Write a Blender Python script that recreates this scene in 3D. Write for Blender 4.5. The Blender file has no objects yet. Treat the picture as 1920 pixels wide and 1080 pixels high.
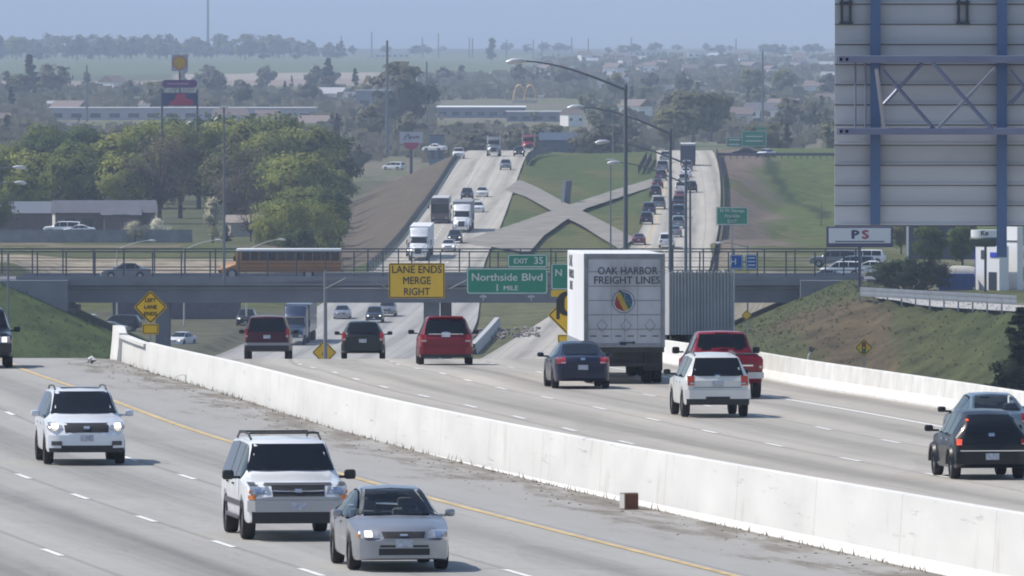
import bpy, math, random
import numpy as np
from mathutils import Vector, Matrix

S = bpy.context.scene
COL = S.collection
rnd = random.Random(7)
R = math.radians

# ------------------------------------------------------------------ camera
F = 20000.0            # focal length in pixels of a 1920 px wide frame
HOR = 90.0             # pixel row of the level horizon
cam_d = bpy.data.cameras.new('camera')
cam = bpy.data.objects.new('camera', cam_d); COL.objects.link(cam)
cam_d.sensor_width = 36.0
cam_d.lens = F / 1920 * 36.0
cam_d.clip_start = 1.0
cam_d.clip_end = 90000
cam.location = (0, 0, 0)
cam.rotation_euler = (R(90) - math.atan((540 - HOR) / F), 0, 0)
S.camera = cam

# ------------------------------------------------------------------ light
SUN_EL, SUN_AZ = R(53), R(-76)          # azimuth clockwise from +Y
sd = Vector((math.sin(SUN_AZ) * math.cos(SUN_EL), math.cos(SUN_AZ) * math.cos(SUN_EL), math.sin(SUN_EL)))
W = bpy.data.worlds.new('World'); S.world = W; W.use_nodes = True
nt = W.node_tree; nt.nodes.clear()
wo = nt.nodes.new('ShaderNodeOutputWorld'); bg = nt.nodes.new('ShaderNodeBackground')
sky = nt.nodes.new('ShaderNodeTexSky'); sky.sky_type = 'NISHITA'; sky.sun_disc = False
sky.sun_elevation = SUN_EL; sky.sun_rotation = SUN_AZ % (2 * math.pi)
sky.air_density = 1.0; sky.dust_density = 0.8; sky.ozone_density = 2.0
bg.inputs['Strength'].default_value = 0.122
nt.links.new(sky.outputs[0], bg.inputs[0]); nt.links.new(bg.outputs[0], wo.inputs[0])
sl = bpy.data.lights.new('sun', 'SUN'); sl.energy = 3.7; sl.angle = R(0.53); sl.color = (1.0, 0.935, 0.84)
so = bpy.data.objects.new('sun', sl); COL.objects.link(so)
so.rotation_euler = (-sd).to_track_quat('-Z', 'Y').to_euler()
S.view_settings.view_transform = 'Standard'; S.view_settings.look = 'None'
S.view_settings.exposure = 0.28; S.view_settings.gamma = 1.0
S.render.engine = 'CYCLES'
S.cycles.use_denoising = True
S.cycles.max_bounces = 6; S.cycles.diffuse_bounces = 2; S.cycles.glossy_bounces = 3
S.cycles.transparent_max_bounces = 8; S.cycles.volume_bounces = 2
S.cycles.filter_width = 1.9

# ------------------------------------------------------------------ materials
MATS = {}
def M(name, col, rough=.6, metal=0., var=0., scale=3., coat=0., emit=0., spec=.5, stretch=None, bump=0., col2=None):
    if name in MATS: return MATS[name]
    m = bpy.data.materials.new(name); m.use_nodes = True
    t = m.node_tree; b = t.nodes['Principled BSDF']
    c = (*col, 1)
    b.inputs['Base Color'].default_value = c
    b.inputs['Roughness'].default_value = rough; b.inputs['Metallic'].default_value = metal
    b.inputs['Specular IOR Level'].default_value = spec
    if coat: b.inputs['Coat Weight'].default_value = coat; b.inputs['Coat Roughness'].default_value = .06
    if emit:
        b.inputs['Emission Color'].default_value = c; b.inputs['Emission Strength'].default_value = emit
    if var or col2:
        tc = t.nodes.new('ShaderNodeTexCoord'); mp = t.nodes.new('ShaderNodeMapping')
        if stretch: mp.inputs['Scale'].default_value = stretch
        n = t.nodes.new('ShaderNodeTexNoise'); n.inputs['Scale'].default_value = scale; n.inputs['Detail'].default_value = 6
        r = t.nodes.new('ShaderNodeValToRGB')
        r.color_ramp.elements[0].position = .32; r.color_ramp.elements[1].position = .68
        lo = col2 if col2 else tuple(x * (1 - var) for x in col)
        hi = col if col2 else tuple(min(1, x * (1 + var)) for x in col)
        r.color_ramp.elements[0].color = (*lo, 1); r.color_ramp.elements[1].color = (*hi, 1)
        t.links.new(tc.outputs['Object'], mp.inputs[0]); t.links.new(mp.outputs[0], n.inputs['Vector'])
        t.links.new(n.outputs['Fac'], r.inputs[0]); t.links.new(r.outputs[0], b.inputs['Base Color'])
        if bump:
            bp = t.nodes.new('ShaderNodeBump'); bp.inputs['Strength'].default_value = bump; bp.inputs['Distance'].default_value = .05
            t.links.new(n.outputs['Fac'], bp.inputs['Height']); t.links.new(bp.outputs[0], b.inputs['Normal'])
    MATS[name] = m
    return m

def paint(name, col, metal=0.25, rough=.35):
    return M(name, col, rough=rough, metal=metal, coat=.35 if sum(col) < .5 else .6, spec=.3 if sum(col) < .5 else .5, var=.06, scale=1.5)

GLASS = M('dark_glass', (.007, .009, .012), rough=.06, spec=.45)
TYRE = M('tyre_rubber', (.018, .018, .019), rough=.85, var=.2, scale=9)
RIM = M('rim_metal', (.34, .35, .36), rough=.38, metal=.8)
BLACK = M('black_plastic', (.02, .02, .022), rough=.55)
DGREY = M('grey_plastic', (.07, .07, .075), rough=.6)
CHROME = M('chrome', (.75, .76, .78), rough=.18, metal=1.)
LAMP = M('lamp_glass', (.42, .44, .47), rough=.15, metal=.45, coat=.6)
LAMPON = M('lamp_lit', (1.0, .90, .70), rough=.3, emit=2.6)
RED = M('tail_lamp_red', (.30, .012, .015), rough=.18, coat=.6)
REDON = M('tail_lamp_lit', (.9, .08, .03), rough=.2, emit=.9)
AMBER = M('amber_lamp', (.55, .16, .02), rough=.2, coat=.5)
PLATE = M('licence_plate', (.42, .45, .52), rough=.5, var=.25, scale=14)
GALV = M('galvanised_steel', (.36, .38, .40), rough=.5, metal=.5, var=.12, scale=2)
DSTEEL = M('dark_steel', (.075, .085, .105), rough=.55, metal=.3)

# ------------------------------------------------------------------ mesh builder
class MB:
    def __init__(s): s.v = []; s.f = []; s.uv = None
    def add(s, vs, fs):
        b = len(s.v); s.v += [tuple(p) for p in vs]; s.f += [tuple(i + b for i in f) for f in fs]; return s
    def box(s, c, d, rz=0., rx=0., ry=0.):
        hx, hy, hz = d[0] / 2, d[1] / 2, d[2] / 2
        vs = [Vector((x, y, z)) for x in (-hx, hx) for y in (-hy, hy) for z in (-hz, hz)]
        if rz or rx or ry:
            m = Matrix.Rotation(rz, 3, 'Z') @ Matrix.Rotation(ry, 3, 'Y') @ Matrix.Rotation(rx, 3, 'X'); vs = [m @ p for p in vs]
        c = Vector(c)
        return s.add([p + c for p in vs], [(0, 1, 3, 2), (4, 6, 7, 5), (0, 4, 5, 1), (2, 3, 7, 6), (0, 2, 6, 4), (1, 5, 7, 3)])
    def tube(s, pts, r, n=8, cap=True):
        pts = [Vector(p) for p in pts]; k = len(pts)
        rs = r if isinstance(r, (list, tuple)) else [r] * k
        vs = []
        for i, p in enumerate(pts):
            d = (pts[min(i + 1, k - 1)] - pts[max(i - 1, 0)])
            d = d.normalized() if d.length > 1e-9 else Vector((0, 0, 1))
            a = d.cross(Vector((0, 0, 1)) if abs(d.z) < .9 else Vector((1, 0, 0))).normalized(); b = d.cross(a)
            for j in range(n):
                t = 2 * math.pi * j / n
                vs.append(p + (a * math.cos(t) + b * math.sin(t)) * rs[i])
        fs = [(i * n + j, i * n + (j + 1) % n, (i + 1) * n + (j + 1) % n, (i + 1) * n + j) for i in range(k - 1) for j in range(n)]
        if cap: fs += [tuple(range(n))[::-1], tuple((k - 1) * n + j for j in range(n))]
        return s.add(vs, fs)
    def prism(s, poly, axis, a, b):
        """poly of 2-D points extruded along axis from a to b"""
        n = len(poly)
        def P(p, t): return {'x': (t, p[0], p[1]), 'y': (p[0], t, p[1]), 'z': (p[0], p[1], t)}[axis]
        vs = [P(p, a) for p in poly] + [P(p, b) for p in poly]
        fs = [(i, (i + 1) % n, n + (i + 1) % n, n + i) for i in range(n)] + [tuple(range(n))[::-1], tuple(range(n, 2 * n))]
        return s.add(vs, fs)
    def grid(s, rows, wrap=False):
        n = len(rows[0]); vs = [p for r in rows for p in r]
        fs = [(i * n + j, i * n + j + 1, (i + 1) * n + j + 1, (i + 1) * n + j) for i in range(len(rows) - 1) for j in range(n - 1)]
        return s.add(vs, fs)
    def build(s, name, m, parent=None, smooth=None, loc=None, bevel=0.):
        me = bpy.data.meshes.new(name); me.from_pydata(s.v, [], s.f)
        me.validate()
        if m: me.materials.append(m)
        import bmesh
        bm = bmesh.new(); bm.from_mesh(me)
        bmesh.ops.recalc_face_normals(bm, faces=bm.faces)
        if bevel:
            bmesh.ops.bevel(bm, geom=[e for e in bm.edges if len(e.link_faces) == 2 and e.calc_face_angle(0) > .6], offset=bevel, segments=2, profile=.5, affect='EDGES')
        bm.to_mesh(me); bm.free()
        if smooth:
            for p in me.polygons: p.use_smooth = True
            me.set_sharp_from_angle(angle=R(smooth))
        o = bpy.data.objects.new(name, me); COL.objects.link(o)
        if parent: o.parent = parent
        if loc: o.location = loc
        return o

def mesh_obj(name, vs, fs, m, parent=None, uv=None, smooth=False):
    me = bpy.data.meshes.new(name); me.from_pydata([tuple(v) for v in vs], [], fs)
    if m: me.materials.append(m)
    if uv is not None:
        l = me.uv_layers.new(name='UVMap'); li = np.zeros(len(me.loops), int); me.loops.foreach_get('vertex_index', li)
        l.data.foreach_set('uv', np.asarray(uv, dtype=np.float32)[li].ravel())
    if smooth:
        me.polygons.foreach_set('use_smooth', [True] * len(me.polygons))
    o = bpy.data.objects.new(name, me); COL.objects.link(o)
    if parent: o.parent = parent
    return o

def tag(o, label=None, cat=None, group=None, kind=None):
    if label: o['label'] = label
    if cat: o['category'] = cat
    if group: o['group'] = group
    if kind: o['kind'] = kind
    return o
def empty(name, loc, rz=0., label=None, cat=None, group=None, rx=0.):
    o = bpy.data.objects.new(name, None); COL.objects.link(o); o.location = loc; o.rotation_euler = (rx, 0, rz)
    o.empty_display_size = .3
    return tag(o, label, cat, group)
KIDS = {}
def copy_tree(o, parent=None):
    c = o.copy(); COL.objects.link(c)
    if parent: c.parent = parent; c.matrix_parent_inverse = o.matrix_parent_inverse
    for ch in o.children: copy_tree(ch, c)
    return c

def text_mesh(name, txt, size, m, parent, loc, rot=(R(90), 0, 0), bold=.02, sx=1., depth=.006, align='CENTER', space=1., fit=None):
    cu = bpy.data.curves.new('txt', 'FONT'); cu.body = txt; cu.size = size; cu.align_x = align; cu.align_y = 'CENTER'
    cu.extrude = depth; cu.resolution_u = 3; cu.space_character = space
    t = bpy.data.objects.new('txt', cu)
    me = bpy.data.meshes.new_from_object(t)
    bpy.data.objects.remove(t); bpy.data.curves.remove(cu)
    if bold:      # heavier strokes: the outline repeated a hair to each side
        V = [tuple(v.co) for v in me.vertices]; P = [tuple(p.vertices) for p in me.polygons]; n = len(V); k = bold * size; bpy.data.meshes.remove(me)
        me = bpy.data.meshes.new(name)
        me.from_pydata([(x + dx, y + dy, z + dz) for dx, dy, dz in ((-k, 0, 0), (k, 0, .0012), (0, k * .7, .0024), (0, -k * .7, .0036)) for x, y, z in V], [], [tuple(i + q * n for i in p) for q in range(4) for p in P])
    me.name = name; me.materials.clear(); me.materials.append(m)
    o = bpy.data.objects.new(name, me); COL.objects.link(o); o.parent = parent
    if fit:
        xs = [v.co.x for v in me.vertices]; sx = fit / max(max(xs) - min(xs), .01)
    o.location = loc; o.rotation_euler = rot; o.scale = (sx, 1, 1)
    return o

# ------------------------------------------------------------------ curves of the place
def curve(tab):
    t = sorted(tab); x = np.array([a for a, b in t], float); y = np.array([b for a, b in t], float)
    h = np.diff(x); d = np.diff(y) / h; m = np.zeros(len(x)); m[0] = d[0]; m[-1] = d[-1]
    for i in range(1, len(x) - 1):
        if d[i - 1] * d[i] > 0:
            w1 = 2 * h[i] + h[i - 1]; w2 = h[i] + 2 * h[i - 1]
            m[i] = (w1 + w2) / (w1 / d[i - 1] + w2 / d[i])
    def f(q):
        if q <= x[0]: return y[0] + m[0] * (q - x[0])
        if q >= x[-1]: return y[-1] + m[-1] * (q - x[-1])
        i = int(np.searchsorted(x, q) - 1); i = max(0, min(len(h) - 1, i)); s = (q - x[i]) / h[i]
        return float((1 + 2 * s) * (1 - s) ** 2 * y[i] + s * (1 - s) ** 2 * h[i] * m[i] + s * s * (3 - 2 * s) * y[i + 1] + s * s * (s - 1) * h[i] * m[i + 1])
    return f
# lateral position of the median (left foot of the tall barrier)
XM = curve([(60, 29.5), (100, 22.6), (150, 14.3), (193, 7.33), (238, .476), (274, -4.38), (305, -7.9), (341, -12.0), (360, -13.45), (385, -15.2), (444, -16.3), (500, -16.3), (560, -15.8), (667, -13.3),
            (800, -10.6), (1000, -6.6), (1170, -.4), (1333, 5.3), (1600, 10.6), (1850, 13.9), (2100, 16.5), (2500, 19)])
def XMd(Y): return (XM(Y + 4) - XM(Y - 4)) / 8
far = [(520, -15.6), (600, -18.8), (700, -22.8), (800, -26.4), (900, -28.9), (1000, -30.1), (1060, -30.4), (1110, -30.2), (1150, -29.8), (1200, -29.0), (1260, -27.75),
       (1333, -26.0), (1481, -23.9), (1626, -21.9), (1770, -19.9), (1850, -19.05), (1900, -18.75), (1960, -18.9), (2050, -19.8), (2200, -22), (2500, -27)]
ZL = curve([(50, -8.75), (150, -9.23), (200, -9.47), (250, -9.71), (300, -9.96), (330, -10.12), (350, -10.32), (370, -10.78), (390, -11.35), (420, -12.35), (460, -13.7)] + far)
ZR = curve([(50, -8.4), (150, -9.2), (200, -9.6), (250, -10.0), (300, -10.4), (333, -10.67), (360, -10.98), (385, -11.42), (415, -12.12), (444, -12.95), (465, -13.6)] + far)
LIN = curve([(50, 0), (341, 0), (420, .2), (560, 1.5), (1000, 1.2), (1110, 2.), (1333, 8.4), (1850, 11.6), (2500, 12)])       # inner pavement edge, left carriageway (distance left of XM)
LOUT = curve([(50, 22), (341, 22), (560, 24), (1000, 24.5), (1110, 24), (1200, 22.5), (1333, 21), (1500, 22.0), (1850, 23.2), (2500, 24)])
RIN = curve([(50, .6), (341, .6), (420, .8), (560, 2.), (1000, 2.), (1110, 3), (1333, 8.8), (1850, 11.2), (2500, 12)])
ROUT = curve([(50, 21.3), (341, 21.2), (560, 21), (1000, 19.5), (1333, 19.8), (1850, 21.5), (2500, 22)])
def lerp(a, b, t): return a + (b - a) * t
def clamp(v, a, b): return max(a, min(b, v))
def ss(a, b, v): t = clamp((v - a) / (b - a), 0, 1); return t * t * (3 - 2 * t)

# natural land level by distance
LAND = curve([(60, -14), (300, -14.5), (450, -16.5), (520, -18), (600, -20.4), (700, -24), (800, -27.2), (900, -29.3), (1000, -30.3), (1200, -29.4), (1350, -28), (1500, -27.2), (1700, -27), (2000, -27), (2600, -25),
              (3333, -22), (4000, -19.5), (5000, -16.3), (6500, -11.8), (8000, -8), (10000, -4.2), (13000, -1.0), (17000, -1), (22000, 0), (26000, 40), (32000, 170), (40000, 330), (46000, 420)])
BR_Y0, BR_Y1 = 1000., 1014.
BR_XL, BR_XR = -46., 32.5
def zt(X, Y):
    z = LAND(Y)
    xm = XM(clamp(Y, 60, 2500))
    if Y < 2500:
        zr = min(ZL(Y), ZR(Y)) if Y < 520 else ZL(Y)
        o = X - xm
        d = max(-LOUT(Y) - 1.5 - o, o - ROUT(Y) - 1.5, 0)          # distance outside the road corridor
        if Y < 360: d = max(o - ROUT(Y) - 1.0, -LOUT(Y) - 1.5 - o, 0)
        zc = zr - .35
        if -LIN(Y) + .3 < o < RIN(Y) - .3 and Y > 420:               # grass median, slightly dished
            w = RIN(Y) + LIN(Y); t = (o + LIN(Y)) / max(w, .1)
            zc = zr - .05 - min(.5, w * .03) * math.sin(math.pi * clamp(t, 0, 1))
        elif d <= 0: zc = zr - .3
        slope = d / 2.3
        z = max(z, zc - slope) if zc > z else min(z, zc + slope)
    # lower-left flat behind the overpass rises towards the houses
    if 1150 < Y < 1600:
        k = ss(1190, 1260, Y) * (1 - ss(1330, 1500, Y)) if X < -25 else 0
        k *= ss(-24, -30, X)
        z = max(z, lerp(z, -24.9, k))
    if 1060 < Y < 1300 and X < -50: z = max(z, lerp(z, -24.4, ss(1060, 1120, Y) * ss(-50, -58, X)))
    # approach fills of the overpass
    dy = max(BR_Y0 - 2 - Y, Y - BR_Y1 - 2, 0)
    dx = max(X - (BR_XL - 2), 0)
    if X < 0: z = max(z, -21.75 - math.hypot(dy, dx) / 2.2)
    # fill on the far right carrying the ramp
    if X > 0 and 700 < Y < 1380:
        fr = 925.5 - 2.6 * max(X - 30.2, 0); bk = lerp(BR_Y1 + 3, fr + 30, ss(33.4, 36, X))
        dx = max(31.0 - X, 0); dy = max(fr - Y, Y - bk, 0)
        if X > 24 and Y > bk - 2: z = max(z, lerp(z, -24.7, ss(24, 28, X)))
        z = max(z, -22.2 + .5 * ss(36, 32, X) * (1 if X < 36 else 0) - math.hypot(dy * .62, dx) / 2.35)
    # high ground right of the distant road
    if X > 20 and 1500 < Y < 2300:
        e = X - (xm + ROUT(Y) + 1)
        k = ss(1690, 1860, Y) * (1 - ss(2050, 2300, Y)) * ss(-2, 4, e)
        z = max(z, lerp(z, -19.3, k))
        z = max(z, lerp(z, -25.0, ss(1500, 1560, Y) * (1 - ss(2100, 2300, Y))))
    if Y > 2300:
        z += .5 * math.sin(X * .011 + Y * .0013) * ss(2300, 3000, Y) * (1 - ss(9000, 20000, Y))
    if Y > 24000:
        k = ss(24000, 34000, Y)
        z += k * (35 * math.sin(X * .0021 + Y * .0004) + 18 * math.sin(X * .0063 + 2 + Y * .0007))
    return z

def PT(px, py, s): return Vector(((px - 960) / s, F / s, -(py - HOR) / s))
def gz(px, Y): X = (px - 960) * Y / F; return Vector((X, Y, zt(X, Y)))
def ground_at(px, py, fz, lo, hi):
    best, by = 1e9, lo
    for i in range(400):
        Y = lo + (hi - lo) * i / 399; e = abs(HOR - fz(Y) * F / Y - py)
        if e < best: best, by = e, Y
    return by
# ------------------------------------------------------------------ ground sheet
def ground_colour(X, Y, z):
    px = 960 + X * F / Y
    n = math.sin(X * .31 + Y * .043) + math.sin(X * .13 - Y * .021 + 1.7) + math.sin(X * .071 + Y * .011)
    G = (.062, .090, .030); G2 = (.090, .100, .040); B = (.118, .100, .078); T = (.30, .26, .20); O = (.078, .082, .034)
    if Y < 345: return (.20, .18, .15)
    if Y < 1330:
        xm = XM(Y)
        if X < xm - LOUT(Y):
            if 1195 < Y < 1300: c = T if 1215 < Y < 1262 else G2
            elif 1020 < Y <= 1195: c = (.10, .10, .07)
            else:
                k = clamp(.72 + .3 * n, 0, 1); c = tuple(lerp(G[i], O[i], 1 - k) for i in range(3))
                if -.3 < n < .1: c = tuple(.5 * c[i] + .5 * O[i] for i in range(3))
        elif X > xm + ROUT(Y):
            k = clamp(.60 + .17 * n, 0, 1); c = tuple(lerp((.082, .082, .042)[i], (.056, .072, .030)[i], k) for i in range(3))
            if n < -1.7: c = (.098, .078, .050)
            if Y > 1015: c = tuple(lerp(G2[i], (.22, .20, .17)[i], clamp(.5 + .4 * n, 0, 1)) for i in range(3))
        else: c = (.115, .12, .06)
        return c
    if Y < 2150:
        xm = XM(Y); o = X - xm
        if o < -LOUT(Y) - .5:
            d = -LOUT(Y) - o
            k = clamp(ss(16, 24, d + 3 * n), 0, 1); c = tuple(lerp(B[i], (.085, .095, .05)[i], k) for i in range(3))
            if Y < 1500 and d > 22: c = G2 if n > -.4 else (.17, .145, .10)
            return c
        if o > ROUT(Y) + .5:
            d = o - ROUT(Y); k = ss(5, 11, d + 2 * n)
            c = tuple(lerp((.155, .125, .105)[i], (.088, .115, .040)[i], k) for i in range(3))
            if n > 1.4: c = (.11, .11, .05)
            if Y > 1560 and abs(px - lerp(1552, 1432, clamp((Y - 1600) / 235, 0, 1)) + 6 * n) < 12: c = (.042, .058, .026)
            return c
        return (.074, .100, .036) if n > -.5 else (.105, .11, .045)
    if Y < 4300:
        k = clamp(.5 + .4 * n, 0, 1); return tuple(lerp((.16, .145, .11)[i], (.12, .135, .07)[i], k) for i in range(3))
    n2 = math.sin(X * .006 + 2.1) * 260 + math.sin(X * .017) * 120
    q = Y + n2
    if px > 1080 + 60 * math.sin(Y * .004) + 30 * math.sin(Y * .013): return tuple(lerp((.15, .14, .115)[i], (.11, .125, .075)[i], clamp(.5 + .4 * n, 0, 1)) for i in range(3))
    if q < 5000: return (.12, .125, .075)
    if q < 5450: return (.26, .21, .185)
    if q < 6000: return (.32, .28, .24) if px > 330 else (.09, .11, .065)
    if q < 7600: return (.115, .145, .078)
    if q < 9500: return (.135, .15, .09)
    return (.09, .10, .085)

def build_ground():
    pxs = sorted(set(list(range(-520, 2440, 14)) + [-1500, -1100, -800, 2700, 3000, 3500]))
    Ys = []
    y = 40.
    while y < 46000:
        Ys.append(y)
        y += 8 if y < 320 else 6 if y < 1350 else 12 if y < 2300 else y * .012 if y < 12000 else y * .03
    vs, cs = [], []
    for Y in Ys:
        wide = 1.0 if Y > 250 else 1.0 + (250 - Y) / 40
        for p in pxs:
            X = (p - 960) * Y / F * wide
            z = zt(X, Y)
            vs.append((X, Y, z)); cs.append((*ground_colour(X, Y, z), 1))
    n = len(pxs)
    fs = [(i * n + j, i * n + j + 1, (i + 1) * n + j + 1, (i + 1) * n + j) for i in range(len(Ys) - 1) for j in range(n - 1)]
    m = bpy.data.materials.new('earth_and_grass'); m.use_nodes = True; t = m.node_tree; b = t.nodes['Principled BSDF']
    at = t.nodes.new('ShaderNodeAttribute'); at.attribute_name = 'albedo'
    tc = t.nodes.new('ShaderNodeTexCoord')
    n1 = t.nodes.new('ShaderNodeTexNoise'); n1.inputs['Scale'].default_value = .35; n1.inputs['Detail'].default_value = 8; n1.inputs['Roughness'].default_value = .7
    r = t.nodes.new('ShaderNodeValToRGB'); r.color_ramp.elements[0].position = .3; r.color_ramp.elements[1].position = .72
    r.color_ramp.elements[0].color = (.45, .48, .5, 1); r.color_ramp.elements[1].color = (1.5, 1.45, 1.35, 1)
    mx = t.nodes.new('ShaderNodeMix'); mx.data_type = 'RGBA'; mx.blend_type = 'MULTIPLY'; mx.inputs[0].default_value = 1
    t.links.new(tc.outputs['Object'], n1.inputs['Vector']); t.links.new(n1.outputs['Fac'], r.inputs[0])
    t.links.new(at.outputs['Color'], mx.inputs[6]); t.links.new(r.outputs[0], mx.inputs[7]); t.links.new(mx.outputs[2], b.inputs['Base Color'])
    bp = t.nodes.new('ShaderNodeBump'); bp.inputs['Strength'].default_value = .6; bp.inputs['Distance'].default_value = .5
    t.links.new(n1.outputs['Fac'], bp.inputs['Height']); t.links.new(bp.outputs[0], b.inputs['Normal'])
    b.inputs['Roughness'].default_value = .95; b.inputs['Specular IOR Level'].default_value = .1
    o = mesh_obj('ground', vs, fs, m, smooth=True)
    a = o.data.color_attributes.new('albedo', 'FLOAT_COLOR', 'POINT'); a.data.foreach_set('color', np.array(cs, dtype=np.float32).ravel())
    tag(o, kind='structure')
    return o
ground = build_ground()

# ------------------------------------------------------------------ carriageways
def concrete(name, base, warm, centres, w=3.66):
    m = bpy.data.materials.new(name); m.use_nodes = True; t = m.node_tree; b = t.nodes['Principled BSDF']
    uv = t.nodes.new('ShaderNodeUVMap'); sx = t.nodes.new('ShaderNodeSeparateXYZ'); t.links.new(uv.outputs[0], sx.inputs[0])
    def math_(op, a, c=None, c2=None):
        n = t.nodes.new('ShaderNodeMath'); n.operation = op
        for i, v in enumerate((a, c, c2)):
            if v is None: continue
            if isinstance(v, (int, float)): n.inputs[i].default_value = v
            else: t.links.new(v, n.inputs[i])
        return n.outputs[0]
    def noise(scl, sc=1., det=5):
        mp = t.nodes.new('ShaderNodeMapping'); mp.inputs['Scale'].default_value = scl; t.links.new(uv.outputs[0], mp.inputs[0])
        n = t.nodes.new('ShaderNodeTexNoise'); n.inputs['Scale'].default_value = sc; n.inputs['Detail'].default_value = det; n.inputs['Roughness'].default_value = .6
        t.links.new(mp.outputs[0], n.inputs['Vector']); return n.outputs['Fac']
    # oil streak along the middle of each lane, wear tracks beside it
    ph = math_('MULTIPLY', math_('SUBTRACT', sx.outputs[0], centres), 2 * math.pi / w)
    band = math_('MULTIPLY_ADD', math_('COSINE', ph), .5, .5)
    band = math_('POWER', band, 1.6)
    streak = noise((1.1, .012, 1), 1., 6)
    blot = noise((.25, .05, 1), 1., 6)
    fine = noise((3., .8, 1), 1., 4)
    k = math_('MULTIPLY', band, math_('MULTIPLY_ADD', streak, 1.1, -.12))
    k = math_('MULTIPLY', k, .58)
    k2 = math_('MULTIPLY_ADD', blot, .34, -.17)
    k3 = math_('MULTIPLY_ADD', fine, .14, -.07)
    k4 = math_('MULTIPLY_ADD', streak, .46, -.23)
    f = math_('SUBTRACT', 1.0, k); f = math_('ADD', f, k2); f = math_('ADD', f, k3); f = math_('SUBTRACT', f, k4)
    # sealed joint along each lane edge
    edge = math_('ABSOLUTE', math_('SUBTRACT', math_('MODULO', math_('ADD', math_('SUBTRACT', sx.outputs[0], centres), 40 * w + w / 2 + .17 ), w), .1))
    jn = math_('LESS_THAN', edge, .07)
    f = math_('MULTIPLY', f, math_('MULTIPLY_ADD', jn, -.22, 1.))
    tj = math_('LESS_THAN', math_('MODULO', sx.outputs[1], 9.2), .16)
    f = math_('MULTIPLY', f, math_('MULTIPLY_ADD', tj, math_('MULTIPLY_ADD', blot, -.5, .13), 1.))
    patch = math_('GREATER_THAN', noise((.27, .05, 1), 1., 0), .70)
    f = math_('MULTIPLY', f, math_('MULTIPLY_ADD', patch, -.07, 1.))
    crack = math_('LESS_THAN', math_('ABSOLUTE', math_('SUBTRACT', noise((.8, .07, 1), 1., 7), .5)), .006)
    f = math_('MULTIPLY', f, math_('MULTIPLY_ADD', crack, -.10, 1.))
    mc = t.nodes.new('ShaderNodeMix'); mc.data_type = 'RGBA'; mc.inputs[6].default_value = (*base, 1); mc.inputs[7].default_value = (*warm, 1)
    t.links.new(noise((.5, .006, 1), 1., 3), mc.inputs[0])
    mx = t.nodes.new('ShaderNodeMix'); mx.data_type = 'RGBA'; mx.blend_type = 'MULTIPLY'; mx.inputs[0].default_value = 1
    cb = t.nodes.new('ShaderNodeCombineColor')
    for i in range(3): t.links.new(f, cb.inputs[i])
    t.links.new(mc.outputs[2], mx.inputs[6]); t.links.new(cb.outputs[0], mx.inputs[7]); t.links.new(mx.outputs[2], b.inputs['Base Color'])
    b.inputs['Roughness'].default_value = .8; b.inputs['Specular IOR Level'].default_value = .3
    return m
ML = concrete('grey_road_concrete', (.338, .332, .318), (.378, .364, .335), -9.2)
MR = concrete('tan_road_concrete', (.375, .357, .322), (.45, .415, .36), 9.25)
MF = concrete('tan_grooved_concrete', (.40, .375, .33), (.45, .42, .36), 9.25)

def ysteps(a, b, st=6): n = max(1, int((b - a) / st)); return [a + (b - a) * i / n for i in range(n + 1)]
def ribbon(name, m, fa, fb, fz, Ys, dz=0., n=6, parent=None, kind='structure', skirt=.5):
    vs, uv = [], []
    for Y in Ys:
        a, b = fa(Y), fb(Y); xm = XM(Y)
        for j in range(n + 1):
            o = lerp(a, b, j / n); vs.append((xm + o, Y, fz(Y) + dz)); uv.append((o, Y))
    w = n + 1
    fs = [(i * w + j, i * w + j + 1, (i + 1) * w + j + 1, (i + 1) * w + j) for i in range(len(Ys) - 1) for j in range(n)]
    o = mesh_obj(name, vs, fs, m, parent, uv)
    if kind: tag(o, kind=kind)
    return o
YS = ysteps(60, 2150, 5)
YN = [y for y in YS if y <= 1250]; YF = [y for y in YS if y >= 1245]
road_l = ribbon('road', ML, lambda Y: -LOUT(Y), lambda Y: -LIN(Y), ZL, YN)
road_lf = ribbon('road_rising', MF, lambda Y: -LOUT(Y), lambda Y: -LIN(Y), ZL, YF)
road_r = ribbon('road_outbound', MR, RIN, ROUT, ZR, YN)
road_rf = ribbon('road_outbound_rising', MF, RIN, ROUT, ZR, YF)

# dirty, crumbling shoulder beside the tall barrier
MS = bpy.data.materials.new('gritty_shoulder'); MS.use_nodes = True
t = MS.node_tree; b = t.nodes['Principled BSDF']; b.inputs['Roughness'].default_value = .95
uv = t.nodes.new('ShaderNodeUVMap'); mp = t.nodes.new('ShaderNodeMapping'); mp.inputs['Scale'].default_value = (1.0, .16, 1)
n1 = t.nodes.new('ShaderNodeTexNoise'); n1.inputs['Scale'].default_value = 1.0; n1.inputs['Detail'].default_value = 10; n1.inputs['Roughness'].default_value = .72
sp = t.nodes.new('ShaderNodeSeparateXYZ'); ad = t.nodes.new('ShaderNodeMath'); ad.operation = 'MULTIPLY_ADD'
rp = t.nodes.new('ShaderNodeValToRGB')
t.links.new(uv.outputs[0], mp.inputs[0]); t.links.new(mp.outputs[0], n1.inputs['Vector']); t.links.new(uv.outputs[0], sp.inputs[0])
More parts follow.
